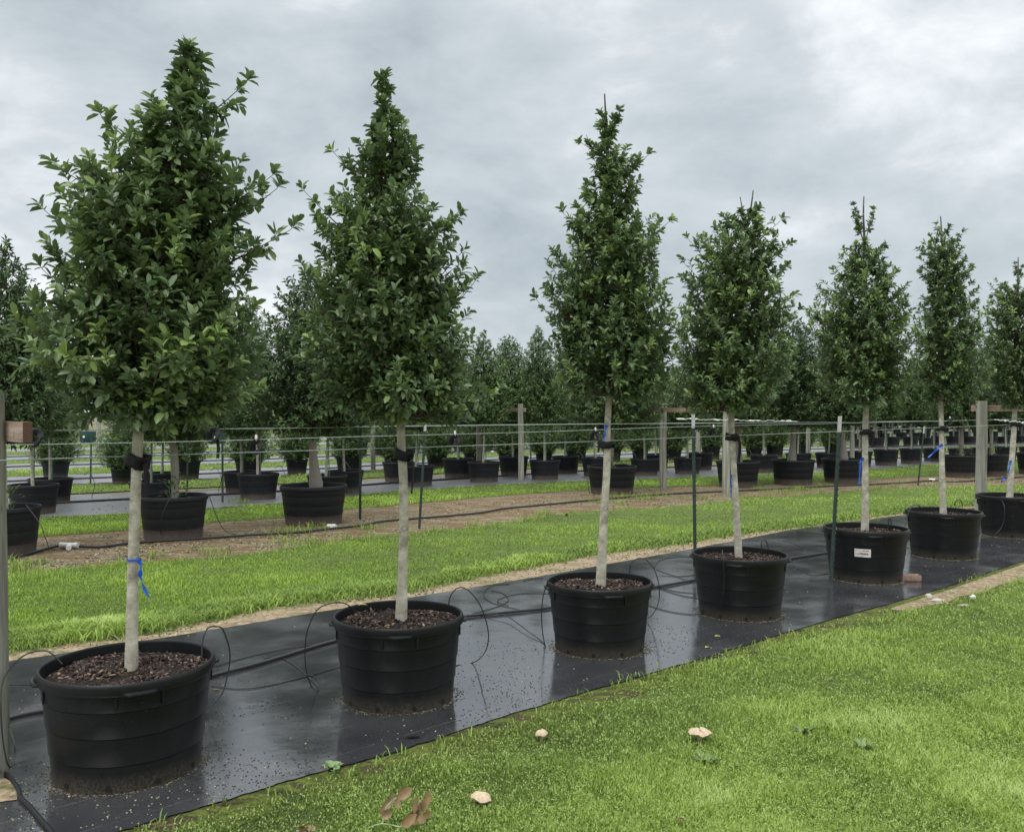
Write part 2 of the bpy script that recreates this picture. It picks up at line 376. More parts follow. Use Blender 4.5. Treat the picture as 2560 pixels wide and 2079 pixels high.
# ================================================================== ground
GX = [-3000, 97, 328, 700, 1010, 1246, 1469, 1667, 2060, 2350, 2560, 3300]
GV = [1.857, 1.0, .95, .865, .765, .70, .64, .605, .54, .48, .45, .18]
def g(x): return np.interp(x, GX, GV)
def line(pts):
    xs = [p[0] for p in pts]; ys = [p[1] for p in pts]
    a = (ys[0] - HY) * (3712 + 3000) / (3712 - xs[0]) + HY
    bq = (ys[-1] - HY) * (3712 - 3300) / (3712 - xs[-1]) + HY
    xs = [-3000] + xs + [3300]; ys = [a] + ys + [bq]
    return lambda x: np.interp(x, xs, ys)
def gl(y0): return lambda x: HY + (y0 - HY) * g(x)
mat1_near = line([(304, 2079), (700, 1960), (1000, 1879), (1214, 1807), (1448, 1737), (1600, 1692), (1748, 1649), (1976, 1579), (2227, 1509), (2355, 1471), (2449, 1440), (2560, 1402)])
lawn_far = line([(304, 2125), (700, 2000), (850, 1955), (1000, 1920), (1214, 1838), (1448, 1766), (1600, 1712), (1748, 1670), (1976, 1598), (2227, 1538), (2355, 1508), (2449, 1480), (2560, 1446)])
mat1_far = line([(10, 1656), (421, 1593), (832, 1525), (1110, 1481), (1364, 1439), (1700, 1378), (1828, 1354), (1976, 1325), (2262, 1287), (2440, 1270), (2560, 1262)])
g1_near = line([(9, 1626), (407, 1571), (702, 1512), (1000, 1482), (1168, 1447), (1495, 1385), (1700, 1359), (1841, 1337), (2081, 1306), (2262, 1281), (2560, 1252)])
g1_far = line([(13, 1438), (295, 1409), (547, 1396), (900, 1345), (1179, 1318), (1431, 1281), (1680, 1267), (1912, 1244), (2165, 1224), (2560, 1210)])
g2_near = line([(93, 1341), (328, 1325), (522, 1306), (699, 1295), (859, 1274), (1010, 1261), (1179, 1245), (1431, 1226), (1700, 1216), (1912, 1211), (2291, 1192), (2560, 1180)])
m2_near = line([(97, 1295), (328, 1285), (699, 1259), (1010, 1226), (1246, 1213), (1469, 1203), (1667, 1196), (2060, 1181), (2350, 1160), (2560, 1150)])
m2_far = line([(185, 1238), (522, 1228), (1095, 1192), (1318, 1181), (1449, 1178), (1764, 1169), (2041, 1158), (2350, 1142), (2560, 1133)])
XS = np.concatenate([np.linspace(-3000, -300, 40), np.linspace(-280, 2840, 420), np.linspace(2860, 3300, 30)])
def strip(name, near, far, z, material, rag=0.0, ny=6, both=True, seed=0):
    V = []; K = len(XS); yn = near(XS); yf = far(XS)
    for j in range(ny + 1):
        t = j / ny
        # even steps in depth rather than in the picture
        dn = F * H / (yn - HY); df = F * H / (yf - HY); Y = dn + (df - dn) * t; X = (XS - CX) * Y / F
        if rag and (j == ny or (j == 0 and both)):
            q = rag * (gnoise(X * 9, Y * 9, 1.0, seed) + 0.6 * gnoise(X * 31, Y * 31, 1.0, seed + 2)); Y = Y + q; X = X - 0.6 * q
        zz = np.full(K, z)
        V.append(np.stack([X, Y, zz], 1))
    V = np.concatenate(V); T = []
    idx = np.arange(K - 1)
    for j in range(ny):
        b0 = j * K; T.append(np.stack([b0 + idx, b0 + idx + 1, b0 + K + idx + 1, b0 + K + idx], 1))
    me = np_mesh(name, V, np.concatenate(T)); o = link(name, me, material, smooth=True)
    return tag(o, kind='structure')
gm = MB(); gm.v = [(-900, -60, -0.02), (900, -60, -0.02), (900, 1500, -0.02), (-900, 1500, -0.02)]; gm.f = [(0, 1, 2, 3)]; gm.m = [0]
tag(gm.build('ground', M['ground']), kind='structure')
lawn_near = lambda x: lawn_far(x) * 0 + 3400
strip('lawn', lawn_near, mat1_near, -0.006, M['turf'], 0, 14)
mossn = lambda x: lawn_far(x) + 26 * (lawn_far(x) - HY) / 800
strip('mossy_verge', mossn, lambda x: mat1_near(x) - 12, -0.002, M['moss'], 0.018, 4, seed=1)
strip('ground_cloth_path', mat1_near, mat1_far, 0.006, M['mat'], 0.006, 24, seed=2)
strip('sandy_verge', lambda x: mat1_far(x) + 8, lambda x: g1_near(x) - 10, 0.000, M['sand'], 0.0, 4)
EDGE_SAND = 1
strip('grass_strip', g1_near, g1_far, 0.004, M['turf'], 0.07, 8, seed=3)
strip('dirt_strip', lambda x: g1_far(x) + 6, lambda x: g2_near(x) - 3, -0.002, M['dirt'], 0.0, 8)
strip('grass_strip', g2_near, m2_near, 0.004, M['turf'], 0.04, 4, seed=4)
strip('ground_cloth_path', m2_near, m2_far, 0.009, M['mat_far'], 0.02, 6, seed=5)
FAR = [(1237, 1215, 's'), (1214, 1190, 'm'), (1189, 1173, 's'), (1173, 1158, 'm'), (1158, 1146.5, 's'), (1146.5, 1136.5, 'm'), (1136.5, 1127.5, 's'),
       (1127.5, 1120.5, 'm'), (1120.5, 1113, 's'), (1113, 1107, 'm'), (1107, 1101, 's'), (1101, 1096, 'm'), (1096, 1088, 's')]
for i, (a_, b_, k) in enumerate(FAR):
    if k == 's': strip('grass_strip', gl(a_), gl(b_), 0.004, M['turf'], 0.05, 3, seed=6 + i)
    else: strip('ground_cloth_path', gl(a_), gl(b_), 0.009, M['mat_far'], 0.03, 3, seed=6 + i)

# ------------------------------------------------------------------ grass blades
def blades(name, n, near, far, ymax, hgt, wid, material, zb, x0=-500, x1=3060, bright=None, edge=0.0, heads=0.0, label=None, ph=0, flat=0.5):
    x = rng.uniform(x0, x1, n); lo = far(x); hi = np.minimum(near(x), ymax)
    y = lo + (hi - lo) * rng.uniform(0, 1, n)
    # keep area density even across x
    keep = rng.uniform(0, 1, n) < (hi - lo) / np.max(hi - lo); x, y = x[keep], y[keep]; n = len(x)
    Y = F * H / (y - HY); X = (x - CX) * Y / F
    X = X + rng.normal(0, 0.01, n); Y = Y + rng.normal(0, 0.012 + edge, n)
    pn = gnoise(X, Y, 1.0, ph); pf = gnoise(X * 5, Y * 5, 1.0, ph + 3)
    hh = hgt * (1 + 0.35 * pf + 0.25 * pn) * rng.uniform(0.55, 1.25, n)
    ww = wid * (0.75 + Y / 7.0) * rng.uniform(0.7, 1.3, n)
    an = rng.uniform(0, 6.283, n); lean = hh * rng.uniform(0.15, 1.1, n) * flat * 2
    cs, sn = np.cos(an), np.sin(an)
    d = np.stack([cs, sn, 0 * cs], 1); s = np.stack([-sn, cs, 0 * cs], 1)
    P = np.stack([X, Y, np.full(n, zb)], 1); up = np.array([0, 0, 1.0])
    b0 = P - s * ww[:, None] / 2; b1 = P + s * ww[:, None] / 2
    mp = P + d * (lean * 0.35)[:, None] + up * (hh * 0.62)[:, None]
    m0 = mp - s * (ww * 0.42)[:, None]; m1 = mp + s * (ww * 0.42)[:, None]
    tp = P + d * lean[:, None] + up * hh[:, None]
    V = np.stack([b0, b1, m0, m1, tp], 1).reshape(-1, 3)
    i = np.arange(n)[:, None] * 5
    T = np.concatenate([i + [0, 1, 3], i + [0, 3, 2], i + [2, 3, 4]])
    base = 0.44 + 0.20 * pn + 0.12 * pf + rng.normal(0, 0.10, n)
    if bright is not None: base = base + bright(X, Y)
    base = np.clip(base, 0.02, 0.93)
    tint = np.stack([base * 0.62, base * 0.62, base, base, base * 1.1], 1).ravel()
    if heads > 0:      # seed heads: little pale lozenges on a thin stalk
        k = int(n * heads); sel = rng.choice(n, k, p=None, replace=False)
        Pk = P[sel]; hk = hh[sel] * rng.uniform(1.1, 1.7, k); aj = rng.uniform(0, 6.28, k); dk = np.stack([np.cos(aj), np.sin(aj), 0 * aj], 1)
        sk = np.stack([-np.sin(aj), np.cos(aj), 0 * aj], 1); q = (0.0022 * (0.6 + Y[sel] / 7))[:, None]
        Vs = []; 
        for rep in range(3):
            c = Pk + dk * (hk * rng.uniform(0.1, 0.7, k))[:, None] + up * (hk * rng.uniform(0.75, 1.0, k))[:, None]
            v4 = np.stack([c - sk * q, c - up * q * 1.3, c + sk * q, c + up * q * 1.5 + dk * q], 1).reshape(-1, 3); Vs.append(v4)
        Vs = np.concatenate(Vs); o0 = len(V); j = o0 + np.arange(3 * k)[:, None] * 4
        V = np.concatenate([V, Vs]); T = np.concatenate([T, j + [0, 1, 2], j + [0, 2, 3]])
        tint = np.concatenate([tint, np.repeat(rng.uniform(0.84, 0.98, 3 * k), 4)])
    me = np_mesh(name, V, T, tint); o = link(name, me, material)
    return tag(o, label, 'grass', kind='stuff')
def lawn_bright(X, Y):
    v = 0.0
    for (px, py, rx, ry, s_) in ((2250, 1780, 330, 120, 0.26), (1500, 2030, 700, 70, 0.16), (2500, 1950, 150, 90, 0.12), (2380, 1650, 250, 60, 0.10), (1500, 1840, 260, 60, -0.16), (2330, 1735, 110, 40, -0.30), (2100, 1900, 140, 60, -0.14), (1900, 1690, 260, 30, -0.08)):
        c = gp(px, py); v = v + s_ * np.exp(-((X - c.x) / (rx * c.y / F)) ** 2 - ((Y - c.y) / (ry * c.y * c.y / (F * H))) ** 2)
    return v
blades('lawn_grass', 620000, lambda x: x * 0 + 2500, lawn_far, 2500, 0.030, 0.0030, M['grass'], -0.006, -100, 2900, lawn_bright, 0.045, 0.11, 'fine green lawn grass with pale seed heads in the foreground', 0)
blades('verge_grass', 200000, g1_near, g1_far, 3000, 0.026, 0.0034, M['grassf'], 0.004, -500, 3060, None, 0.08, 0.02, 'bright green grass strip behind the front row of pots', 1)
def clover(name, n, near, far, ymax, size, material, label, x0, x1, bright, ph):
    x = rng.uniform(x0, x1, n); lo = far(x); hi = np.minimum(near(x), ymax); y = lo + (hi - lo) * rng.uniform(0, 1, n)
    keep = rng.uniform(0, 1, n) < (hi - lo) / np.max(hi - lo); x, y = x[keep], y[keep]
    Y = F * H / (y - HY); X = (x - CX) * Y / F; pn = gnoise(X, Y, 1.0, ph) + gnoise(X * 3, Y * 3, 1.0, ph + 5) * .5 + bright(X, Y) * 3
    keep = pn > rng.uniform(-.8, .7, len(X)); X, Y = X[keep], Y[keep]; n = len(X)
    C = np.stack([X, Y, rng.uniform(.004, .028, n)], 1); a = rng.uniform(0, 6.28, n); t = rng.uniform(-.5, .7, n)
    A = np.stack([np.cos(a), np.sin(a), t * .6], 1); B = np.stack([-np.sin(a), np.cos(a), rng.uniform(-.4, .4, n)], 1); q = (size * (.7 + Y / 8) * rng.uniform(.6, 1.3, n))[:, None]
    V = np.stack([C - A * q, C + B * q * .6, C + A * q, C - B * q * .6], 1).reshape(-1, 3); i = np.arange(n)[:, None] * 4
    T = np.concatenate([i + [0, 2, 1], i + [0, 3, 2]]); tt = np.repeat(np.clip(rng.normal(.62, .14, n), 0, .98), 4)
    tag(link(name, np_mesh(name, V, T, tt), material), label, 'ground cover', kind='stuff')
clover('creeping_clover', 330000, lambda x: x * 0 + 2500, lawn_far, 2500, 0.0034, M['grass'], 'tiny creeping leaves mixed through the foreground lawn', -100, 2900, lawn_bright, 0)
def g1_edge(x): return g1_near(x) - 26 * (g1_near(x) - HY) / 500
blades('verge_weeds', 60000, g1_near, g1_edge, 3000, 0.042, 0.0055, M['grass'], 0.004, -500, 3060, lambda X, Y: -0.16, 0.10, 0.0, 'darker weedy edge of the grass strip along the sandy soil', 2, 0.8)
blades('strip_grass', 90000, g2_near, m2_near, 3000, 0.036, 0.0040, M['grassf'], 0.004, -500, 3060, None, 0.06, 0.0, 'bright grass strip between the dirt and the second ground cloth', 3)
for i, (a_, b_, k) in enumerate(FAR):
    if k == 's': blades('strip_grass', 16000 if i < 3 else 9000, gl(a_), gl(b_), 3000, 0.035, 0.006, M['grassf'], 0.004, -500, 3060, None, 0.08, 0, 'far narrow grass strip between ground cloths, %s beyond the potted rows' % ['first', '', 'second', '', 'third', '', 'fourth', '', 'fifth', '', 'sixth', '', 'seventh'][i], 4 + i)
# scattered tufts on the dirt strip
def tufts(name, spots, hgt, label, n_each=130, spread=0.16):
    P = []
    for (px, py, s) in spots:
        c = gp(px, py); k = int(n_each * s)
        P.append(np.stack([c.x + rng.normal(0, spread * s, k), c.y + rng.normal(0, spread * s * .8, k), np.zeros(k)], 1))
    P = np.concatenate(P); n = len(P); hh = hgt * rng.uniform(0.4, 1.3, n); an = rng.uniform(0, 6.28, n); ww = 0.007
    d = np.stack([np.cos(an), np.sin(an), 0 * an], 1); s = np.stack([-np.sin(an), np.cos(an), 0 * an], 1); up = np.array([0, 0, 1.0])
    lean = (hh * rng.uniform(0.3, 1.2, n))[:, None]; h_ = hh[:, None]
    V = np.stack([P - s * ww / 2, P + s * ww / 2, P + d * lean * .4 + up * h_ * .65 - s * ww * .4, P + d * lean * .4 + up * h_ * .65 + s * ww * .4, P + d * lean + up * h_ * .85], 1).reshape(-1, 3)
    i = np.arange(n)[:, None] * 5; T = np.concatenate([i + [0, 1, 3], i + [0, 3, 2], i + [2, 3, 4]])
    me = np_mesh(name, V, T, np.repeat(np.clip(rng.normal(0.45, 0.15, n), 0, 1), 5)); return tag(link(name, me, M['grass']), label, 'weeds', kind='stuff')
sp = [(745, 1330, 1.2), (700, 1336, .8), (790, 1322, .8), (1545, 1242, 1.6), (1600, 1248, 1.4), (1500, 1256, 1), (1640, 1240, 1), (1960, 1232, 1.5), (2010, 1226, 1.2), (1900, 1226, 1), (2060, 1215, 1),
      (120, 1445, .8), (60, 1452, .8), (450, 1410, .8), (300, 1415, .7), (930, 1350, .9), (1090, 1330, .7), (1330, 1300, .8), (1230, 1318, .7), (2200, 1222, .8), (2320, 1215, .8), (600, 1258, .6), (605, 1249, .5)]
sp += [(rnd.uniform(20, 2500), None, rnd.uniform(.3, .8)) for _ in range(34)]
sp = [(x, y if y else float(g1_far(x) - rnd.uniform(-4, 26) * g(x)), s) for (x, y, s) in sp]
tufts('weed_tufts', sp, 0.11, 'loose grass tufts growing on the bare red dirt strip', 90)
sp2 = [(1560 + i * 22 + rnd.uniform(-8, 8), None, rnd.uniform(.4, .9)) for i in range(7)] + [(rnd.uniform(350, 2500), None, rnd.uniform(.2, .5)) for _ in range(46)]
sp2 = [(x, float(mat1_near(x) + rnd.uniform(6, 40) * (mat1_near(x) - HY) / 800), s) for (x, y, s) in sp2]
tufts('verge_weed_sprigs', sp2, 0.045, 'thin weed sprigs along the mossy edge of the front ground cloth', 26, 0.10)

# litter on the cloth: prills, bark crumbs and leaf bits
def litter(name, n, near, far, z, size, label, clump=1.0, tanp=0.3, x0=-100, x1=2600):
    x = rng.uniform(x0, x1, n); lo = far(x) + 4; hi = np.minimum(near(x) - 3, 2300); y = lo + (hi - lo) * rng.uniform(0, 1, n)
    Y = F * H / (y - HY); X = (x - CX) * Y / F
    pn = gnoise(X * 3, Y * 3, 1.0, 11)
    keep = rng.uniform(0, 1, n) < np.clip(0.30 + clump * pn * 0.9, 0.02, 1); X, Y = X[keep], Y[keep]; n = len(X)
    s = size * rng.uniform(0.5, 1.4, n); a = rng.uniform(0, 6.28, n); zz = np.full(n, z)
    V = []
    for (dx, dy, dz) in ((-1, -.55, 0), (1, -.5, 0), (.7, .6, 0), (-.8, .5, 0), (0.1, 0, .8)):
        V.append(np.stack([X + s * (dx * np.cos(a) - dy * np.sin(a)), Y + s * (dx * np.sin(a) + dy * np.cos(a)), zz + s * dz], 1))
    V = np.stack(V, 1).reshape(-1, 3); i = np.arange(n)[:, None] * 5
    T = np.concatenate([i + [0, 1, 4], i + [1, 2, 4], i + [2, 3, 4], i + [3, 0, 4]])
    t = np.where(rng.uniform(0, 1, n) < tanp, rng.uniform(0.68, 1, n), rng.uniform(0, 0.6, n))
    me = np_mesh(name, V, T, np.repeat(t, 5)); tag(link(name, me, M['litter']), label, 'litter', kind='stuff')
litter('litter', 14000, mat1_near, mat1_far, 0.006, 0.0045, 'dark pellets and leaf crumbs scattered over the wet front ground cloth', 1.0, 0.05)
litter('leaf_crumbs', 600, lambda x: x * 0 + 2079, lambda x: x * 0 + 1700, 0.006, 0.0036, 'pale yellow leaf crumbs on the ground cloth around the nearest pot', 1.0, 0.8, 0, 560)
litter('sand_litter', 5000, mat1_far, g1_near, 0.0, 0.009, 'small pebbles and crumbs on the sandy verge', 0.6, 0.5)
litter('dirt_litter', 12000, g1_far, g2_near, 0.0, 0.012, 'pale leaf litter strewn on the bare dirt strip', 0.7, 0.55)
litter('cloth_litter', 2500, m2_near, m2_far, 0.009, 0.012, 'small leaf litter on the second ground cloth', 0.6, 0.6)

# ================================================================== leaves and trees
def leaf_mesh(name, P, D, Nn, Lh, Wd, tint, detail=2):
    P = np.asarray(P, np.float64); D = np.asarray(D, np.float64); Nn = np.asarray(Nn, np.float64)
    D = D / (np.linalg.norm(D, axis=1, keepdims=True) + 1e-9)
    Nn = Nn - D * np.sum(D * Nn, 1, keepdims=True); Nn /= (np.linalg.norm(Nn, axis=1, keepdims=True) + 1e-9)
    Sd = np.cross(Nn, D); n = len(P); Lc = np.asarray(Lh)[:, None]; Wc = np.asarray(Wd)[:, None]
    cu = rng.uniform(-0.05, 0.28, n)[:, None] * Lc; fo = rng.uniform(0.1, 0.45, n)[:, None] * Wc
    if detail == 2:
        c1 = P + D * Lc * .33 - Nn * cu * .25; c2 = P + D * Lc * .76 - Nn * cu * .65; tp = P + D * Lc - Nn * cu * 1.1
        b = P + D * Lc * .04
        l1 = c1 + Sd * Wc * .46 + Nn * fo; r1 = c1 - Sd * Wc * .46 + Nn * fo
        l2 = c2 + Sd * Wc * .43 + Nn * fo * .8; r2 = c2 - Sd * Wc * .43 + Nn * fo * .8
        V = np.stack([b, c1, c2, tp, l1, l2, r1, r2], 1).reshape(-1, 3); i = np.arange(n)[:, None] * 8
        T = np.concatenate([i + q for q in ([0, 1, 4], [4, 1, 2], [4, 2, 5], [5, 2, 3], [0, 6, 1], [6, 2, 1], [6, 7, 2], [7, 3, 2])])
        k = 8
    else:
        c = P + D * Lc * .5 - Nn * cu * .3; tp = P + D * Lc - Nn * cu
        V = np.stack([P, c + Sd * Wc * .5 + Nn * fo, tp, c - Sd * Wc * .5 + Nn * fo], 1).reshape(-1, 3); i = np.arange(n)[:, None] * 4
        T = np.concatenate([i + [0, 2, 1], i + [0, 3, 2]]); k = 4
    return np_mesh(name, V, T, np.repeat(tint, k))
def rv(r=rnd):
    while True:
        v = Vector((r.uniform(-1, 1), r.uniform(-1, 1), r.uniform(-1, 1)))
        if 0.05 < v.length < 1: return v.normalized()
def grow(seed, axis, radf, zlo, zhi, nb, leafL=0.08, leafW=0.031, ntw=5, nlf=8, spurs=(), dens_top=1.0, twl=(0.07, 0.17), newg=0.12, rlo=0.35, detail=2, centre=None):
    """axis(z)->leader Vector; radf(z,az)->(radius). returns branch MB and leaf arrays"""
    r = random.Random(seed); mb = MB(); P = []; D = []; Nn = []; LL = []; WW = []; TT = []
    tips = []; zg = np.linspace(zlo, zhi, 60); wg = np.array([radf(z, 0.7) + radf(z, 3.9) + .07 for z in zg]) ** 1.15; cg = np.concatenate([[0], np.cumsum((wg[1:] + wg[:-1]) / 2)]); cg /= cg[-1]
    for i in range(nb):
        t = (i + r.random()) / nb; z1 = float(np.interp(t, cg, zg)); a = i * 2.39996 + r.uniform(-.4, .4)
        c = centre(z1) if centre else axis(z1)
        u = r.random(); k = rlo + (1.03 - rlo) * (u ** 0.5)
        rad = radf(z1, a) * k
        tips.append((c + Vector((math.cos(a) * rad, math.sin(a) * rad, 0)), r.random()))
    for s_ in spurs: tips.append((Vector(s_), 2.0))
    for (tip, q) in tips:
        dist = math.hypot(tip.x - axis(tip.z).x, tip.y - axis(tip.z).y)
        z0 = max(zlo - 0.02, tip.z - dist * r.uniform(0.45, 1.0) - 0.03); z0 = min(z0, zhi - 0.02)
        o = axis(z0); ctl = o.lerp(tip, .5) + Vector((0, 0, -0.10 * dist * r.uniform(0, 1)))
        pts = [o * (1 - t) ** 2 + ctl * 2 * t * (1 - t) + tip * t * t for t in (0, .25, .5, .75, 1)]
        L_ = (tip - o).length; mb.tube(pts, [0.0035 + 0.007 * L_, .003 + .0052 * L_, .003 + .0035 * L_, 0.0025, 0.0015], 4, False)
        hue = r.gauss(0.02, 0.13)
        K = max(2, int(round(ntw * (0.45 + L_))))
        for j in range(K):
            t = 1 - 0.68 * (j / K) ** 0.8
            p = o * (1 - t) ** 2 + ctl * 2 * t * (1 - t) + tip * t * t
            tg = ((ctl - o) * (1 - t) + (tip - ctl) * t).normalized()
            ws = min(1.0, 0.22 + dist / 0.5) * (0.55 if q > 1 else 1)
            if j == 0: d = (tg + Vector((0, 0, .25)) + rv(r) * .2).normalized(); tl = r.uniform(*twl) * .8
            else: d = (tg * .55 + rv(r) * .85 + Vector((0, 0, .28))).normalized(); tl = r.uniform(*twl)
            tl *= ws; e_ = p + d * tl
            mb.tube([p, e_], [0.002, 0.0011], 3, False)
            young = (r.random() < newg) and j < 2
            sx = d.cross(Vector((0, 0, 1)));  sx = sx.normalized() if sx.length > .05 else Vector((1, 0, 0)); sy = d.cross(sx)
            n = max(3, int(nlf * r.uniform(.7, 1.25))); ph = r.uniform(0, 6.28)
            for m_ in range(n):
                f = (m_ + .6) / n; an = ph + m_ * 2.4
                ou = 0.95 - 0.45 * f
                dr = d * (1 - ou * .6) + (sx * math.cos(an) + sy * math.sin(an)) * ou + rv(r) * .2
                P.append(p + d * tl * (0.15 + 0.85 * f)); D.append(dr); Nn.append(Vector((0, 0, 1)) * .9 + d * .5 + rv(r) * .55)
                s2 = r.uniform(.5, 1.2); LL.append(leafL * s2); WW.append(leafW * s2 * r.uniform(.85, 1.15))
                tt = 0.34 + hue + r.gauss(0, .13) + 0.12 * f
                if young: tt = r.uniform(.74, 1.0)
                TT.append(min(1, max(0, tt)))
    return mb, (np.array([tuple(p) for p in P]), np.array([tuple(p) for p in D]), np.array([tuple(p) for p in Nn]), np.array(LL), np.array(WW), np.array(TT))

# ------------------------------------------------------------------ pots
POTP = [(0.328, 0.0), (0.3395, 0.126), (0.3435, 0.1285), (0.354, 0.2535), (0.358, 0.256), (0.368, 0.3735), (0.372, 0.376), (0.379, 0.449), (0.392, 0.453), (0.3955, 0.460), (0.396, 0.488)]
BANDS = [[(0.322, 0.0), (0.329, 0.002), (0.3395, 0.1255)], [(0.3395, 0.1255), (0.3365, 0.1262), (0.3365, 0.1285), (0.343, 0.1292)], [(0.343, 0.1292), (0.3445, 0.131), (0.354, 0.2535)], [(0.354, 0.2535), (0.351, 0.2542), (0.351, 0.2565), (0.3575, 0.2572)],
         [(0.3575, 0.2572), (0.359, 0.259), (0.368, 0.3735)], [(0.368, 0.3735), (0.365, 0.3742), (0.365, 0.3765), (0.3715, 0.3772)], [(0.3715, 0.3772), (0.373, 0.379), (0.379, 0.449)], [(0.379, 0.449), (0.388, 0.4505), (0.392, 0.453)],
         [(0.392, 0.453), (0.3955, 0.458), (0.3965, 0.470), (0.396, 0.490), (0.394, 0.500), (0.388, 0.506), (0.381, 0.505), (0.377, 0.498)], [(0.377, 0.498), (0.372, 0.44), (0.366, 0.37)]]
def make_pot(parent, s, material, front=True, seed=1, yaw=0.0, dents=1.0, low=False):
    r = random.Random(seed); a1, a2, a3 = r.uniform(0, 6.28), r.uniform(0, 6.28), r.uniform(0, 6.28)
    wob = (lambda an, z: 1 + dents * (0.011 * math.cos(2 * (an - a1)) * (z / .5) + 0.006 * math.cos(3 * (an - a2)) + 0.003 * math.cos(7 * (an - a3)) * (z / .5)))
    mb = MB()
    for bd in BANDS: mb.lathe([(rr * s, zz * s) for rr, zz in bd], 72 if front else 28, wob=wob)
    pot = mb.build('pot', [material], parent, smooth=True)
    if front:
        for k in range(4):
            a = yaw + k * math.pi / 2; h = MB(); pts = []
            for q in range(9):
                t = (q / 8 - .5) * 0.34; w_ = wob(a + t, .48); bul = 0.012 * max(0, math.cos(t / 0.17 * math.pi / 2)) ** .35
                rr = (0.3945 + bul) * s * w_; pts.append((rr * math.cos(a + t), rr * math.sin(a + t), 0.462 * s))
            h.tube(pts, [0.006 * s] + [0.012 * s] * 7 + [0.006 * s], 8, True, flat=0.9)
            h.build('handle', [material], pot, smooth=True)
        for k in range(10):
            a = yaw + .25 + k * math.pi / 5; h = MB(); rr = 0.3315 * s * wob(a, .02)
            c = Vector((rr * math.cos(a), rr * math.sin(a), .030 * s)); rot = Matrix.Rotation(a, 3, 'Z')
            h.v = [tuple(c + rot @ Vector((0.003 + 0.0006, math.cos(q) * .014 * s, math.sin(q) * .013 * s))) for q in [i * math.pi / 6 for i in range(12)]]
            h.f = [tuple(range(12))]; h.m = [0]; h.build('drain_hole', [M['hole']], pot)
        # raised panel under the rim
        for k in range(4):
            a = yaw + k * math.pi / 2
            for sgn in (-1, 1):
                aa = a + sgn * 0.26; rr = 0.3800 * s * wob(aa, .42)
                p = MB(); p.box((rr * math.cos(aa), rr * math.sin(aa), .418 * s), (.006 * s, .012 * s, .062 * s), Matrix.Rotation(aa, 3, 'Z')); p.build('rib', [material], pot)
    return pot, wob
def chips(parent, s, z, n, seed, size=0.014, rr=0.372):
    q = np.random.default_rng(seed); r = np.sqrt(q.uniform(0, 1, n)) * (rr - .012) * s; a = q.uniform(0, 6.283, n)
    hz = z + 0.018 * np.cos(r / s * 4) - .012 + 0.01 * np.sin(a * 3 + r * 20)
    C = np.stack([r * np.cos(a), r * np.sin(a), hz + q.uniform(0, .012, n)], 1)
    A = q.normal(size=(n, 3)); A[:, 2] *= .35; A /= np.linalg.norm(A, axis=1, keepdims=True)
    B = np.cross(A, q.normal(size=(n, 3)) * [.5, .5, 1] + [0, 0, 1.0]); B /= np.linalg.norm(B, axis=1, keepdims=True); Cn = np.cross(A, B)
    L_ = size * q.uniform(.5, 1.7, n)[:, None]; W_ = size * q.uniform(.2, .6, n)[:, None]; H_ = size * .16
    V = []
    for sz in (-1, 1):
        for (sx, sy) in ((-1, -1), (1, -1), (.8, 1), (-.7, .8)): V.append(C + A * L_ * sx * .6 + B * W_ * sy * .6 + Cn * H_ * sz)
    V = np.stack(V, 1).reshape(-1, 3); i = np.arange(n)[:, None] * 8
    Q = np.concatenate([i + f for f in ([0, 3, 2, 1], [4, 5, 6, 7], [0, 1, 5, 4], [1, 2, 6, 5], [2, 3, 7, 6], [3, 0, 4, 7])])
    t = np.repeat(np.clip(q.beta(2, 2.6, n) + (q.uniform(0, 1, n) > .97) * .6, 0, 1), 8)
    mb = MB(); mb.lathe([(rr * s, z - .004), (rr * .66 * s, z + .003), (rr * .3 * s, z + .01), (0.0005, z + .012)], 24, close=True)
    top = mb.build('mulch', [M['mulchbase']], parent, smooth=True)
    link('bark_chips', np_mesh('bark_chips', V, Q, t), M['mulch'], top); top.children[0]['kind'] = 'stuff'
    return top

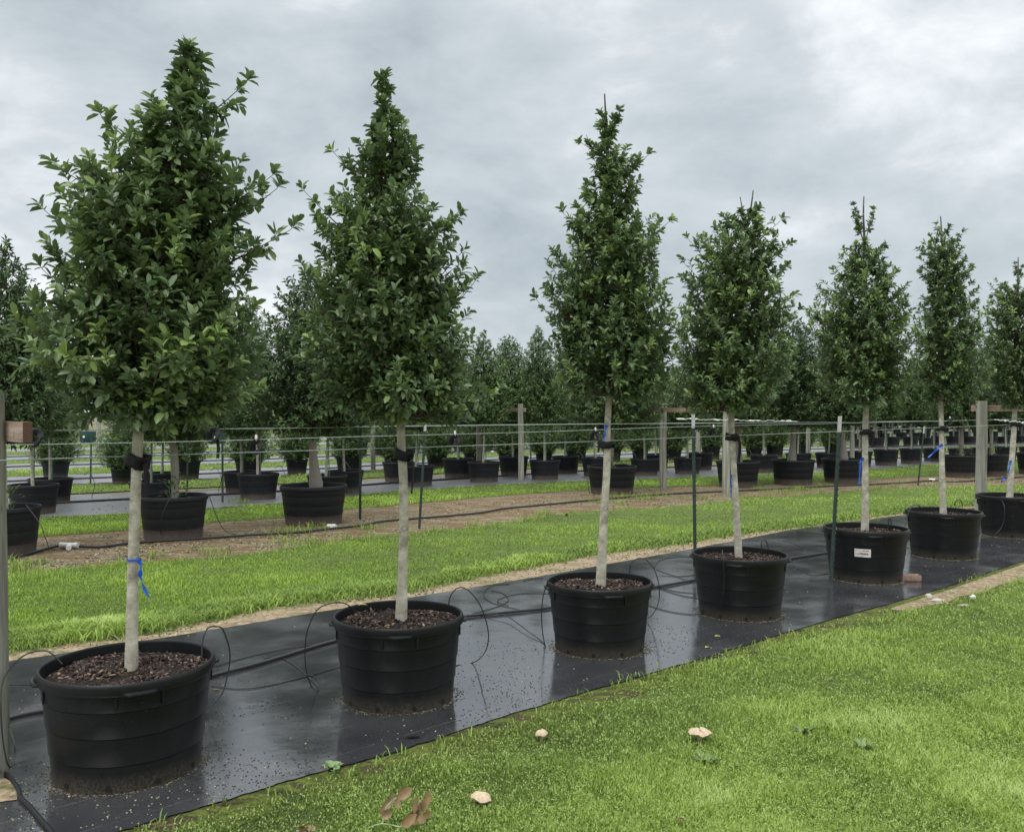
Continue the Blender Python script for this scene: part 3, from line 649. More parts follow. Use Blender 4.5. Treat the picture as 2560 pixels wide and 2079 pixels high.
# ------------------------------------------------------------------ front row of potted trees
K = 2560 / 2138.0          # display pixels -> full pixels
FRONT = [
 dict(b=(321, 1916), w=451, trunk=[(273, 1388), (277, 1200), (284, 1000), (289, 900), (293, 830), (300, 760), (312, 650), (330, 500), (348, 350), (368, 220), (388, 130), (398, 82)], tw=[27, 22, 21, 21, 21, 19, 16, 13, 10, 7, 5, 2],
      prof=[(70, 385, 415), (85, 348, 445), (105, 335, 452), (150, 330, 460), (185, 310, 478), (215, 322, 468), (240, 262, 476), (270, 248, 482), (300, 240, 492), (335, 205, 510), (360, 165, 528), (390, 160, 540), (440, 128, 520), (480, 125, 540), (540, 105, 540), (600, 100, 505), (650, 95, 540), (700, 90, 548), (760, 90, 550), (820, 125, 540), (865, 190, 480), (890, 290, 450)],
      spurs=[(607, 480), (516, 172), (98, 443), (568, 368), (212, 242), (120, 350), (578, 395), (92, 565)], nb=330, seed=11, leaf=.086),
 dict(b=(996, 1742), w=330, trunk=[(837, 1283), (841, 1180), (843, 1090), (842, 1000), (838, 930), (836, 860), (828, 760), (818, 620), (812, 480), (806, 380), (800, 260), (795, 145)], tw=[26, 20, 19, 19, 18, 18, 15, 12, 10, 8, 5, 2],
      prof=[(137, 785, 805), (150, 762, 830), (165, 757, 848), (200, 765, 848), (240, 752, 858), (285, 745, 892), (325, 705, 905), (350, 705, 905), (380, 728, 880), (400, 720, 850), (415, 670, 905), (440, 645, 955), (500, 640, 955), (540, 640, 972), (600, 640, 988), (640, 632, 985), (690, 625, 960), (740, 620, 985), (800, 640, 1010), (850, 690, 1000), (885, 790, 880)],
      spurs=[(638, 402), (955, 445), (990, 590), (1015, 830), (1040, 815), (700, 322), (555 + 80, 560), (960, 880)], nb=330, seed=23, leaf=.082),
 dict(b=(1499, 1619), w=266, trunk=[(1254, 1207), (1261, 1080), (1267, 980), (1268, 900), (1271, 830), (1270, 720), (1272, 600), (1270, 480), (1268, 360), (1268, 280), (1264, 235), (1262, 197)], tw=[22, 17, 15, 14, 13, 12, 11, 9, 7, 6, 4, 2.5],
      prof=[(225, 1258, 1285), (245, 1250, 1294), (270, 1246, 1298), (295, 1222, 1305), (312, 1215, 1312), (335, 1208, 1352), (385, 1205, 1365), (420, 1200, 1350), (450, 1178, 1358), (500, 1182, 1392), (560, 1140, 1398), (600, 1135, 1405), (650, 1128, 1412), (700, 1145, 1420), (740, 1150, 1420), (790, 1150, 1412), (815, 1185, 1395), (838, 1230, 1370)],
      spurs=[(1122, 628), (1178, 448), (1395, 465), (1215, 300), (1352, 325), (1254, 242), (1290, 236), (1256, 262), (1285, 262)], nb=300, seed=35, leaf=.078),
 dict(b=(1850, 1533), w=245, trunk=[(1543, 1165), (1537, 1060), (1531, 960), (1527, 880), (1530, 800), (1540, 700), (1550, 600), (1556, 520), (1560, 470), (1568, 430), (1572, 398)], tw=[17, 14, 13, 13, 12, 11, 9, 7, 5, 3.5, 2],
      prof=[(398, 1566, 1580), (412, 1556, 1590), (430, 1546, 1598), (455, 1525, 1600), (490, 1480, 1602), (520, 1440, 1625), (570, 1438, 1625), (610, 1432, 1640), (650, 1428, 1650), (700, 1422, 1630), (750, 1415, 1640), (800, 1405, 1640), (840, 1430, 1620), (868, 1490, 1590)],
      spurs=[(1630, 460), (1643, 515), (1665, 648), (1640, 560), (1510, 455), (1437, 500)], nb=260, seed=47, leaf=.078, stick=[(1562, 500), (1552, 455), (1545, 412)]),
 dict(b=(2165, 1446), w=218, trunk=[(1806, 1105), (1807, 1000), (1806, 920), (1808, 850), (1807, 760), (1806, 660), (1805, 570), (1804, 500), (1802, 450), (1803, 410)], tw=[16, 13, 12, 11, 11, 9, 8, 5, 3.5, 2],
      prof=[(478, 1795, 1812), (495, 1772, 1838), (530, 1757, 1848), (570, 1735, 1868), (610, 1716, 1888), (660, 1698, 1895), (720, 1702, 1900), (780, 1712, 1900), (820, 1722, 1890), (852, 1780, 1860)],
      spurs=[(1782, 430), (1822, 440), (1786, 455), (1697, 655)], nb=250, seed=59, leaf=.076),
 dict(b=(2359, 1389), w=198, trunk=[(1970, 1070), (1967, 980), (1966, 900), (1964, 830), (1964, 750), (1966, 650), (1968, 560), (1966, 500), (1963, 452)], tw=[14, 11, 10, 9, 9, 8, 6, 3.5, 2],
      prof=[(480, 1955, 1990), (492, 1940, 2008), (520, 1915, 2005), (560, 1925, 2025), (610, 1925, 2030), (660, 1915, 2042), (720, 1908, 2050), (780, 1912, 2050), (820, 1930, 2045), (846, 1955, 2010)],
      spurs=[(1955, 470), (1980, 475), (2008, 488), (1942, 496)], nb=230, seed=61, leaf=.076),
 dict(b=(2529, 1338), w=182, trunk=[(2108, 1047), (2113, 960), (2118, 880), (2119, 800), (2122, 700), (2124, 620), (2125, 580), (2125, 537)], tw=[14, 11, 10, 9, 8, 6, 3, 1.5],
      prof=[(568, 2115, 2140), (580, 2072, 2175), (610, 2070, 2185), (650, 2062, 2195), (700, 2058, 2195), (780, 2058, 2195), (830, 2078, 2180), (860, 2100, 2150)],
      spurs=[(2120, 552), (2134, 560)], nb=220, seed=73, leaf=.076)]
FLAB = ['nearest potted tree, in the biggest looking black pot at the left',
        'full conical potted tree between the nearest one and the bare-tipped spire',
        'potted tree with slim spire crown and bare tip, blue tape just above its strap',
        'potted tree with bare stick beside its leafy tip, standing left of the lot sticker pot',
        'potted tree whose black pot carries a white lot sticker, beside the loose brick',
        'potted tree between the lot sticker pot and the half-cropped right-edge tree',
        'potted tree cropped by the right edge, in front of the big timber post']
front_xy = []
ORD0 = ['first', 'second', 'third', 'fourth', 'fifth', 'sixth', 'seventh']
for fi, T in enumerate(FRONT):
    base = gp(*T['b']); Y = base.y; x_, y_ = T['b']
    ct = 1 / math.sqrt(1 + (base.x / Y) ** 2); s = T['w'] * Y * ct / F / 0.792; front_xy.append((base, s))
    root = empty('potted_tree', base, FLAB[fi], 'tree', 'front row of potted trees')
    M_p = M['pot']; pot, wob = make_pot(root, s, M_p, True, 3 + fi, yaw=math.atan2(-base.y, -base.x) + [0.12, 0.02, 0.25, -.1, .2, .1, .4][fi], dents=[.8, .7, 1, 1.3, 1.2, .6, .7][fi])
    chips(root, s, 0.452 * s, [2600, 2000, 1500, 1100, 900, 700, 500][fi], fi, 0.019)
    # trunk
    pts = []; rad = []
    for (px, py), wpx in zip(T['trunk'], T['tw']):
        p = at(px * K, py * K, Y) - base; pts.append(p); rad.append(wpx * K * Y / F / 2)
    pts[0].z = 0.44 * s
    off = -pts[0].y
    flare = [pts[0] + Vector((0, 0, -.02))] + [pts[0].lerp(pts[1], .06)] + pts[1:]
    frad = [rad[0] * 1.6, rad[0] * 1.0] + rad[1:]
    if T.get('stick') is None: pass
    sp_ = smooth_path(flare, 5); sr = np.interp(np.linspace(0, len(frad) - 1, len(sp_)), range(len(frad)), frad)
    rr = random.Random(fi); sr = [float(v * (1 + rr.uniform(-.035, .035))) for v in sr]
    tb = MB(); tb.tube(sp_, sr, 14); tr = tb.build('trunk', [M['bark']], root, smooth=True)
    if T.get('stick'):
        st = MB(); st.tube([at(a * K, b_ * K, Y) - base for a, b_ in T['stick']], [.008, .006, .004], 6); st.build('dead_leader', [M['bark2']], tr)
    zs = [p.z for p in sp_]; xs_ = [p.x for p in sp_]; ys_ = [p.y for p in sp_]
    axis = lambda z, zs=zs, xs_=xs_, ys_=ys_: Vector((float(np.interp(z, zs, xs_)), float(np.interp(z, zs, ys_)), z))
    pr = [(H - (yy * K - HY) * Y / F, (l * K - CX) * Y / F - base.x, (r_ * K - CX) * Y / F - base.x) for (yy, l, r_) in T['prof']][::-1]
    pz = [p[0] for p in pr]; pl = [p[1] for p in pr]; prr = [p[2] for p in pr]
    def centre(z, pz=pz, pl=pl, prr=prr): return Vector(((np.interp(z, pz, pl) + np.interp(z, pz, prr)) / 2, 0.0, z))
    def radf(z, a, pz=pz, pl=pl, prr=prr):
        w_ = float(np.interp(z, pz, prr) - np.interp(z, pz, pl)) / 2; w_ = max(0.012, w_ - (.05 if fi < 3 else -.01) - (.05 if fi < 3 else .05) * min(1, max(0, (z - pz[0]) / (pz[-1] - pz[0]) * 1.6 - .4))); w_ *= 1 + .13 * math.sin(z * 8.3 + a * 2 + fi * 2.1) * math.sin(z * 3.7 - a + fi) + .07 * math.sin(z * 17 + 3 * a)
        d_ = w_ * 0.92; return 1 / math.sqrt((math.cos(a) / w_) ** 2 + (math.sin(a) / d_) ** 2)
    spurs = [at(a * K, b_ * K, Y * rnd.uniform(.985, 1.015)) - base for a, b_ in T['spurs']]
    mb, LA = grow(T['seed'], axis, radf, pz[0] + .06, pz[-1] - (.07 if fi < 2 else .15), int(T['nb'] * 1.05), T['leaf'] * .71, T['leaf'] * .34, ntw=7.4, nlf=11, rlo=.45, spurs=spurs, twl=(.06, .15), dens_top=.92, centre=centre, newg=0.10 if fi else .15)
    mb.build('branches', [M['twig']], root)
    link('crown', leaf_mesh('crown', *LA), M['leaf'], root)
    T['axis'] = axis; T['base'] = base; T['root'] = root

SP = []
for i, (b_, s_) in enumerate(front_xy):
    k = [900, 800, 800, 900, 1000, 900, 700][i]; a = rng.uniform(0, 6.283, k)
    r_ = .333 * s_ + np.abs(rng.normal(0, .022 + .012 * np.sin(a * 2 + i), k)); SP.append(np.stack([b_.x + r_ * np.cos(a), b_.y + r_ * np.sin(a), np.full(k, .007)], 1))
for i, SPi in enumerate(SP):
    n = len(SPi); q = .0035 * rng.uniform(.5, 1.5, n) * (1 + i * .12); a = rng.uniform(0, 6.28, n); V = []
    for (dx, dy, dz) in ((-1, -.7, 0), (1, -.6, 0), (.7, .8, 0), (-.8, .7, 0), (0.1, 0, .5)): V.append(SPi + np.stack([q * (dx * np.cos(a) - dy * np.sin(a)), q * (dx * np.sin(a) + dy * np.cos(a)), q * dz], 1))
    V = np.stack(V, 1).reshape(-1, 3); j = np.arange(n)[:, None] * 5
    me = np_mesh('silt_ring', V, np.concatenate([j + [0, 1, 4], j + [1, 2, 4], j + [2, 3, 4], j + [3, 0, 4]]), np.repeat(np.where(rng.uniform(0, 1, n) < .5, rng.uniform(.65, .76, n), rng.uniform(.5, .64, n)), 5))
    tag(link('silt_ring', me, M['litter']), 'gritty silt washed out around the foot of the %s front pot from the left' % ORD0[i], 'silt', kind='stuff')
# lot sticker on the fifth pot
T = FRONT[4]; base, s = front_xy[4]; pot = [c for c in T['root'].children if c.name.startswith('pot')][0]
c = at(2156, 1384, base.y - .37 * s); d = (c - base); ang = math.atan2(d.y, d.x); zc_ = c.z
rad_ = np.interp(zc_ / s, [p[1] for p in POTP], [p[0] for p in POTP]) * s
r5 = random.Random(7); a1, a2, a3 = r5.uniform(0, 6.28), r5.uniform(0, 6.28), r5.uniform(0, 6.28)
def pot_r(an, z): return np.interp(z / s, [p[1] for p in POTP], [p[0] for p in POTP]) * s * (1 + 1.2 * (0.011 * math.cos(2 * (an - a1)) * (z / s / .5) + 0.006 * math.cos(3 * (an - a2)) + 0.003 * math.cos(7 * (an - a3)) * (z / s / .5)))
def on_pot(u, v, off):      # u right, v up in metres from the sticker centre
    an = ang + u / rad_; z = zc_ + v; r_ = pot_r(an, z) + off
    return (r_ * math.cos(an), r_ * math.sin(an), z)
SW, SH = 0.150, 0.080
st = MB()
for j in range(2):
    for i in range(9): st.v.append(on_pot((i / 8 - .5) * SW, (j - .5) * SH, .007))
for i in range(8): st.f.append((i, i + 1, i + 10, i + 9)); st.m.append(0)
stk = st.build('lot_sticker', [M['paper']], pot)
def text_mesh(txt, size, u, v, off=.0085, bold=0.0):
    cu = bpy.data.curves.new('t', 'FONT'); cu.body = txt; cu.size = size; cu.offset = bold; cu.resolution_u = 2
    o = bpy.data.objects.new('t', cu); COL.objects.link(o); dg = bpy.context.evaluated_depsgraph_get(); dg.update()
    me = bpy.data.meshes.new_from_object(o.evaluated_get(dg)); bpy.data.objects.remove(o)
    for vv in me.vertices: vv.co = Vector(on_pot(u + vv.co.x, v + vv.co.y, off))
    return me
for (txt, size, u, v, bd) in (('Lot #', .021, -.066, -.014, .0004), ('92664-', .027, -.018, -.017, .001)):
    me = text_mesh(txt, size, u, v, bold=bd); link('lettering', me, M['ink'], stk)
pb_ = MB()      # print too small to read: short fine dashes
for (u0, u1, v, hh) in ((-.068, -.052, .026, .007), (-.044, -.006, .024, .0025), (-.002, .058, .023, .006), (-.066, .060, .013, .0012), (-.068, -.028, -.031, .002), (-.022, .012, -.033, .003)):
    u = u0
    while u < u1:
        w_ = min(rnd.uniform(.003, .006), u1 - u); k_ = len(pb_.v)
        pb_.v += [on_pot(u, v - hh / 2, .0085), on_pot(u + w_, v - hh / 2, .0085), on_pot(u + w_, v + hh / 2, .0085), on_pot(u, v + hh / 2, .0085)]; pb_.f.append((k_, k_ + 1, k_ + 2, k_ + 3)); pb_.m.append(0); u += w_ + .0015
pb_.build('fine_print', [M['ink']], stk)

# ------------------------------------------------------------------ background prototypes
def proto_tree(seed, hgt, cb, wid, potS, trunk_r, lm, leafL, nb, profile, stake=True, wrap=False, sucker=False, barkm='bark', lean=0.0, detail=1):
    root = empty('potted_tree', (0, 0, 0)); r = random.Random(seed)
    make_pot(root, potS, M['pot_old'] if wrap or potS > 1.1 else M['pot_old'], False, seed)
    mb = MB(); mb.lathe([(0.36 * potS, .44 * potS), (.2 * potS, .455 * potS), (.001, .46 * potS)], 20, close=True); mb.build('mulch', [M['mulchbase']], root)
    top = hgt
    axis = lambda z: Vector((lean * (z - .44 * potS) + .02 * math.sin(z * 2 + seed), .015 * math.sin(z * 1.7 + seed), z))
    zz = np.linspace(.43 * potS, top - .05, 12)
    tb = MB(); tb.tube([axis(z) for z in zz], [float(np.interp(z, [0, .5, cb, top], [trunk_r * 1.3, trunk_r * 1.08, trunk_r * .8, .004])) for z in zz], 8); tb.build('trunk', [M[barkm]], root, smooth=True)
    if stake:
        st = MB(); st.tube([Vector((.05, -.03, .4 * potS)), Vector((.02, -.03, cb + .25))], [.010, .009], 6); st.build('stake', [M['bamboo']], root)
    if wrap:
        st = MB(); z0 = .44 * potS + .02; z1 = cb + .12
        sg = [(z0, 2.3 if wrap > 1 else 1.3), (z0 + .08, 2.35 if wrap > 1 else 1.3), (z0 + .3, 1.75 if wrap > 1 else 1.3), (z0 + .5, 1.35), ((z0 + z1) / 2 + .1, 1.25), (z1, 1.3)]
        n = 12; pth = [axis(z) + Vector(((f_ - 1.25) * .018, 0, 0)) for z, f_ in sg]
        st.tube(pth, [trunk_r * f_ * r.uniform(.97, 1.03) for _, f_ in sg], n, False); st.build('trunk_wrap', [M['cloth']], root, smooth=True)
    if sucker:
        Ps = [Vector((r.gauss(0, .07), r.gauss(0, .07), .46 * potS + r.uniform(0, .28))) for _ in range(90)]
        Ds = [Vector((p.x, p.y, .08)).normalized() + rv(r) * .4 for p in Ps]
        link('sucker_leaves', leaf_mesh('sucker', np.array([tuple(p) for p in Ps]), np.array([tuple(p) for p in Ds]), np.tile([0, 0, 1.], (90, 1)), np.full(90, .075), np.full(90, .028), np.full(90, .7), 1), M['leaf'], root)
    pz = [cb + (top - cb) * a for a, _ in profile]; pw = [b_ * wid / 2 for _, b_ in profile]
    radf = lambda z, a: max(.02, float(np.interp(z, pz, pw)) * (1 + .1 * math.sin(3 * a + seed + z * 4)) - .04)
    mb, LA = grow(seed, axis, radf, cb, top, nb, leafL, leafL * .44, ntw=4, nlf=8, dens_top=.85, newg=.12, rlo=.4, detail=detail, twl=(.08, .18))
    mb.build('branches', [M['twig']], root); link('crown', leaf_mesh('crown', *LA, detail=detail), lm, root)
    return root
def proto_shrub(seed, hgt, wid, potS, nb, leafL=.062):
    root = empty('potted_shrub', (0, 0, 0)); make_pot(root, potS, M['pot_old'], False, seed)
    mb = MB(); mb.lathe([(0.36 * potS, .44 * potS), (.001, .46 * potS)], 20, close=True); mb.build('mulch', [M['mulchbase']], root)
    cb = .40; axis = lambda z: Vector((0, 0, z))
    tb = MB()
    for k in range(4): tb.tube([Vector((.03 * math.cos(k * 1.6), .03 * math.sin(k * 1.6), .40 * potS)), Vector((.12 * math.cos(k * 1.6), .12 * math.sin(k * 1.6), .9))], [.014, .008], 5)
    tb.build('stems', [M['bark2']], root)
    pz = [cb + (hgt - cb) * a for a in (0, .08, .3, .5, .7, .85, .95, 1)]; pw = [v * wid / 2 for v in (.55, .85, 1.0, .92, .7, .48, .28, .08)]
    radf = lambda z, a: max(.02, float(np.interp(z, pz, pw)) * (1 + .08 * math.sin(4 * a + seed + z * 5)) - .03)
    mb, LA = grow(seed, axis, radf, cb, hgt, nb, leafL, leafL * .42, ntw=5, nlf=8, dens_top=.9, newg=.12, rlo=.5, detail=1, twl=(.06, .14))
    mb.build('branches', [M['twig']], root); link('crown', leaf_mesh('crown', *LA, detail=1), M['leaf_shrub'], root); return root
PR_CONE = [(0, .5), (.06, .9), (.2, 1), (.4, .88), (.6, .66), (.8, .4), (.92, .2), (1, .05)]
PR_FULL = [(0, .55), (.06, .95), (.25, 1), (.5, .95), (.7, .78), (.85, .5), (.95, .26), (1, .06)]
BIG = [proto_tree(101, 3.75, 1.35, 1.75, 1.14, .040, M['leaf_dark'], .085, 560, PR_FULL, False, 1, True), proto_tree(102, 3.9, 1.40, 1.75, 1.16, .042, M['leaf_dark'], .085, 560, PR_FULL, False, 2, False), proto_tree(103, 3.75, 1.35, 1.65, 1.14, .042, M['leaf_dark'], .085, 520, PR_CONE, False, 0, True)]
MID = [proto_tree(111, 3.75, 1.4, 1.45, 1.0, .026, M['leaf_shrub'], .080, 420, PR_CONE, True), proto_tree(112, 3.95, 1.4, 1.4, 1.0, .027, M['leaf_shrub'], .080, 460, PR_CONE, True, lean=-.05), proto_tree(113, 3.6, 1.35, 1.5, 1.0, .025, M['leaf_shrub'], .080, 460, PR_FULL, True, lean=.04)]
FARP = [proto_tree(121, 3.6, 1.4, 1.9, .95, .03, M['leaf_shrub'], .11, 320, PR_FULL, False, 1), proto_tree(122, 3.8, 1.4, 1.8, .95, .03, M['leaf_dark'], .11, 320, PR_FULL, False, 2)]
SHR = [proto_shrub(131, 2.1, 1.42, .86, 320), proto_shrub(132, 1.85, 1.32, .76, 290), proto_shrub(133, 2.3, 1.38, .9, 330)]
used = set()
def place(proto, loc, sc, rz, label, cat, group):
    o = proto if proto.name not in used else copy_tree(proto)
    used.add(proto.name); used.add(o.name)
    o.location = loc; o.scale = sc if hasattr(sc, '__len__') else (sc, sc, sc); o.rotation_euler = (0, 0, rz)
    return tag(o, label, cat, group)
ORD = ['first', 'second', 'third', 'fourth', 'fifth', 'sixth', 'seventh', 'eighth', 'ninth', 'tenth', 'eleventh', 'twelfth', 'thirteenth', 'fourteenth', 'fifteenth', 'sixteenth', 'seventeenth', 'eighteenth', 'nineteenth', 'twentieth',
       'twenty-first', 'twenty-second', 'twenty-third', 'twenty-fourth', 'twenty-fifth', 'twenty-sixth', 'twenty-seventh', 'twenty-eighth', 'twenty-ninth', 'thirtieth', 'thirty-first', 'thirty-second', 'thirty-third', 'thirty-fourth', 'thirty-fifth', 'thirty-sixth', 'thirty-seventh', 'thirty-eighth', 'thirty-ninth', 'fortieth']
# second row on the dirt: (x, y base centre, pot width px, prototype, rz)
R2 = [(14, 1385, 178, 2, 0, 'dark potted tree half hidden by the timber post at the left edge'),
      (434, 1343, 178, 0, 0.4, 'dark potted tree with leafy suckers, seen behind the trunk of the nearest tree'),
      (784, 1307, 172, 1, 0.0, 'dark potted tree with a flared cloth trunk wrap, behind the first two front trees'),
      (1530, 1232, 131, 0, 2.0, 'dark potted tree with sucker leaves right behind the bare-tipped front tree'),
      (1845, 1216, 114, 1, 1.0, 'dark potted tree with cloth wrap behind the timber post and fourth front trunk'),
      (1983, 1210, 114, 1, 3.0, 'dark potted tree with thick wrapped trunk, just right of the double timber posts'),
      (2107, 1207, 108, 1, 5.0, 'dark potted tree with wrapped trunk directly behind the studded post and sticker pot'),
      (2403, 1192, 96, 0, 4.0, 'dark potted tree with leafy suckers between the two blue-taped right trunks'),
      (2478, 1188, 92, 2, 1.0, 'dark potted tree mostly hidden behind the big right timber post'),
      (2585, 1184, 90, 1, 2.2, 'dark potted tree in the dirt row cut by the right edge')]
for (x, y, w_, k, rz, lab) in R2:
    p = gp(x, y); s = w_ * p.y / math.sqrt(1 + (p.x / p.y) ** 2) / F / (0.792 * 1.15)
    s = 0.2 + 0.8 * s
    place(BIG[k], p, (s, s, 1.0 if k else 1.0), rz, lab, 'tree', 'potted trees on the dirt strip')
# third row on the second cloth
R3 = [(84, 1283, 136, 2), (126, 1254, 121, 1), (378, 1262, 120, 0), (402, 1238, 96, 2), (604, 1229, 96, 1), (645, 1247, 108, 1), (818, 1243, 110, 0), (862, 1230, 102, 2), (998, 1203, 92, 1), (1042, 1214, 98, 0), (1145, 1193, 84, 1), (1210, 1204, 87, 0),
      (1284, 1189, 80, 2), (1362, 1198, 80, 1), (1414, 1183, 72, 0), (1490, 1190, 72, 2), (1612, 1187, 76, 1), (1640, 1176, 60, 0), (1718, 1184, 72, 2), (1752, 1173, 64, 0), (1910, 1180, 72, 1), (1996, 1169, 66, 0), (2070, 1169, 62, 2),
      (2150, 1166, 60, 0), (2215, 1163, 62, 1), (2278, 1159, 56, 2), (2335, 1153, 54, 0), (2400, 1158, 54, 1), (2455, 1150, 52, 2), (2515, 1152, 52, 1), (2575, 1147, 52, 0)]
for i, (x, y, w_, k) in enumerate(R3):
    p = gp(x, y); s = w_ * p.y / math.sqrt(1 + (p.x / p.y) ** 2) / F / 0.81; s = .6 + .4 * s
    place(MID[k], p, (s, s, rnd.uniform(.86, 1.05)), rnd.uniform(0, 6.28) if k == 2 else rnd.uniform(-.4, .4), 'slim potted tree with a stake, %s from the left on the second ground cloth' % ORD[i], 'tree', 'staked potted trees on the second ground cloth')
# shrubs on the third cloth
R4 = [(139, 1195, 100), (310, 1209, 90), (467, 1198, 92), (621, 1190, 88), (742, 1184, 84), (872, 1180, 86), (987, 1176, 80), (1092, 1170, 78), (1185, 1166, 74), (1272, 1164, 74), (1360, 1160, 70), (1440, 1158, 72), (1530, 1154, 66), (1600, 1152, 66), (1680, 1150, 64), (1778, 1148, 62),
      (1885, 1144, 64), (1937, 1143, 62), (2005, 1140, 60), (2080, 1138, 58)]
for i, (x, y, w_) in enumerate(R4):
    p = gp(x, y); place(SHR[i % 3], p, (rnd.uniform(.92, 1.06),) * 2 + (rnd.uniform(.88, 1.08),), rnd.uniform(0, 6.28), 'bushy potted shrub, %s from the left in the shrub row behind the staked trees' % ORD[i], 'shrub', 'potted shrubs behind the staked trees')
xs5 = [905, 960, 1030, 1100, 1160, 1225, 1290, 1350, 1410, 1470, 1530, 1590, 1650, 1710, 1770, 1830, 1890, 1950, 2010, 2070, 2120]
for i, x in enumerate(xs5):
    x = x + rnd.uniform(-8, 8); p = gp(x, HY + (1166 - HY) * float(g(x)) + rnd.uniform(-1.5, 1.5))
    place(SHR[(i * 2) % 3], p, (1.0, 1.0, rnd.uniform(.95, 1.25)), rnd.uniform(0, 6.28), 'distant potted shrub, %s from the left in the farther shrub row' % ORD[i], 'shrub', 'potted shrubs of the farther row')
# far rows of potted trees
names = ['nearer', 'middle', 'farther', 'farthest']
for ri, (y0, a_, b_, st_) in enumerate([(1202, 2150, 2640, 40), (1168, 2145, 2640, 34), (1141, 1560, 2640, 38), (1124, 930, 2640, 46)]):
    x = a_; i = 0
    while x < b_:
        xx = x + rnd.uniform(-7, 7); p = gp(xx, HY + (y0 - HY) * float(g(xx)))
        place(FARP[i % 2], p, (rnd.uniform(.9, 1.05),) * 2 + (rnd.uniform(.80, 1.08),), rnd.uniform(0, 6.28), 'far potted tree, %s from the left in the %s background row' % (ORD[min(i, 39)], names[ri]), 'tree', 'far potted trees, %s row' % names[ri])
        x += st_; i += 1
# tall woods far behind
def wood_tree(seed):
    root = empty('woodland_tree', (0, 0, 0)); r = random.Random(seed)
    axis = lambda z: Vector((0, 0, z)); tb = MB(); tb.tube([(0, 0, 0), (0.05, 0, 2), (0, 0, 5)], [.16, .11, .03], 8); tb.build('trunk', [M['bark2']], root)
    pz = [.5, 1.2, 2.5, 4, 5, 5.7, 6]; pw = [1.4, 2.2, 2.6, 2.3, 1.7, .9, .2]
    radf = lambda z, a: float(np.interp(z, pz, pw)) * (1 + .18 * math.sin(3 * a + seed + z * 2))
    mb, LA = grow(seed, axis, radf, .5, 6, 260, .30, .16, ntw=2.2, nlf=7, dens_top=.9, newg=.1, rlo=.4, detail=1, twl=(.2, .5))
    mb.build('branches', [M['twig']], root); link('crown', leaf_mesh('crown', *LA, detail=1), M['leaf_far'], root); return root
WT = [wood_tree(141), wood_tree(142), wood_tree(143)]
for i in range(34):
    X = -34 + i * 3.3 + rnd.uniform(-.8, .8); Yd = 84 + rnd.uniform(-6, 10) + max(0, X) * .25
    place(WT[i % 3], (X, Yd, 0), (rnd.uniform(1.1, 1.5), rnd.uniform(1.1, 1.5), rnd.uniform(.42, .60)), rnd.uniform(0, 6.28), 'leafy woodland tree on the skyline, %s from the left' % ORD[i], 'tree', 'woodland trees on the skyline')

# ------------------------------------------------------------------ timber frames and steel posts
def timber_post(parent, p, top, w_, seed=0, tw=0.0):
    mb = MB(); r = random.Random(seed); n = 12; K_ = 9; b0 = len(mb.v)
    for j in range(K_):
        z = -0.05 + (top + .05) * j / (K_ - 1); k = 1 - .06 * j / K_
        for i in range(n):
            a = i * 2 * math.pi / n + tw
            q = (abs(math.cos(a)) ** 5 + abs(math.sin(a)) ** 5) ** (-1 / 5) * .93
            rr = w_ / 2 * q * k * (1 + r.uniform(-.03, .03)); mb.v.append((rr * math.cos(a) + .008 * math.sin(z * 2 + seed), rr * math.sin(a), z))
    for j in range(K_ - 1):
        for i in range(n): mb.f.append((j * n + i, j * n + (i + 1) % n, (j + 1) * n + (i + 1) % n, (j + 1) * n + i)); mb.m.append(0)
    mb.f.append(tuple((K_ - 1) * n + i for i in range(n))); mb.m.append(0)
    return mb.build('post', [M['post']], parent, loc=p, smooth=True)
DR = Vector((.739, .673, 0)); DN = Vector((.673, -.739, 0)); ROTN = math.atan2(DN.y, DN.x)
def frame(label, p1, top1, p2, top2, w_, arm, seed):
    root = empty('timber_frame', p1, label, 'timber frame', 'timber frames holding the wires')
    timber_post(root, Vector((0, 0, 0)), top1, w_, seed, ROTN)
    if p2 is not None: timber_post(root, p2 - p1, top2, w_, seed + 1, ROTN)
    if arm:
        c, L_, z, off = arm; m_ = MB(); m_.box((0, 0, 0), (L_, .04, .092)); a = m_.build('crossarm', [M['arm']], root)
        a.location = Vector(c) - Vector(p1) + Vector((0, 0, z)) + DR * off; a.rotation_euler = (0, 0, ROTN)
        e1 = MB(); e1.box((L_ / 2 + .0015, 0, 0), (.003, .038, .090)); e1.build('end_grain', [M['endgrain']], a)
    return root
pL = Vector(((-21 - CX) * 4.12 / F, 4.12, 0)); 
frame('green-tinged timber post with a sawn crossarm end, at the left edge beside the biggest pot', pL, 1.79, pL - DN * 1.7, 1.79, .115, ((pL - DN * .675), 1.95, 1.61, .078), 1)
p = gp(2453, 1312); q = p + DN * 1.75
frame('big grey timber post and crossarm behind the potted tree at the right edge', p, 1.87, q, 1.87, .15, ((p + q) / 2, 2.1, 1.76, .10), 5)
p = gp(1658, 1225); q = gp(1816, 1239)
frame('pair of timber posts joined by a brown crossarm left of the fourth front trunk', p, 1.9, q, 1.9, .165, ((p + q) / 2, 2.15, 1.75, -.11), 9)
p = gp(1302, 1202); q = gp(1197, 1186)
fr = frame('pair of timber posts with pale crossarm between the second and third front trees', p, 1.91, q, 1.85, .155, None, 13)
m_ = MB(); L_ = (q - p).length + .5; m_.box((0, 0, 0), (L_, .04, .10)); a = m_.build('crossarm', [M['arm']], fr); a.location = (q - p) / 2 + Vector((0, .1, 1.76)); a.rotation_euler = (0, 0, math.atan2((q - p).y, (q - p).x))
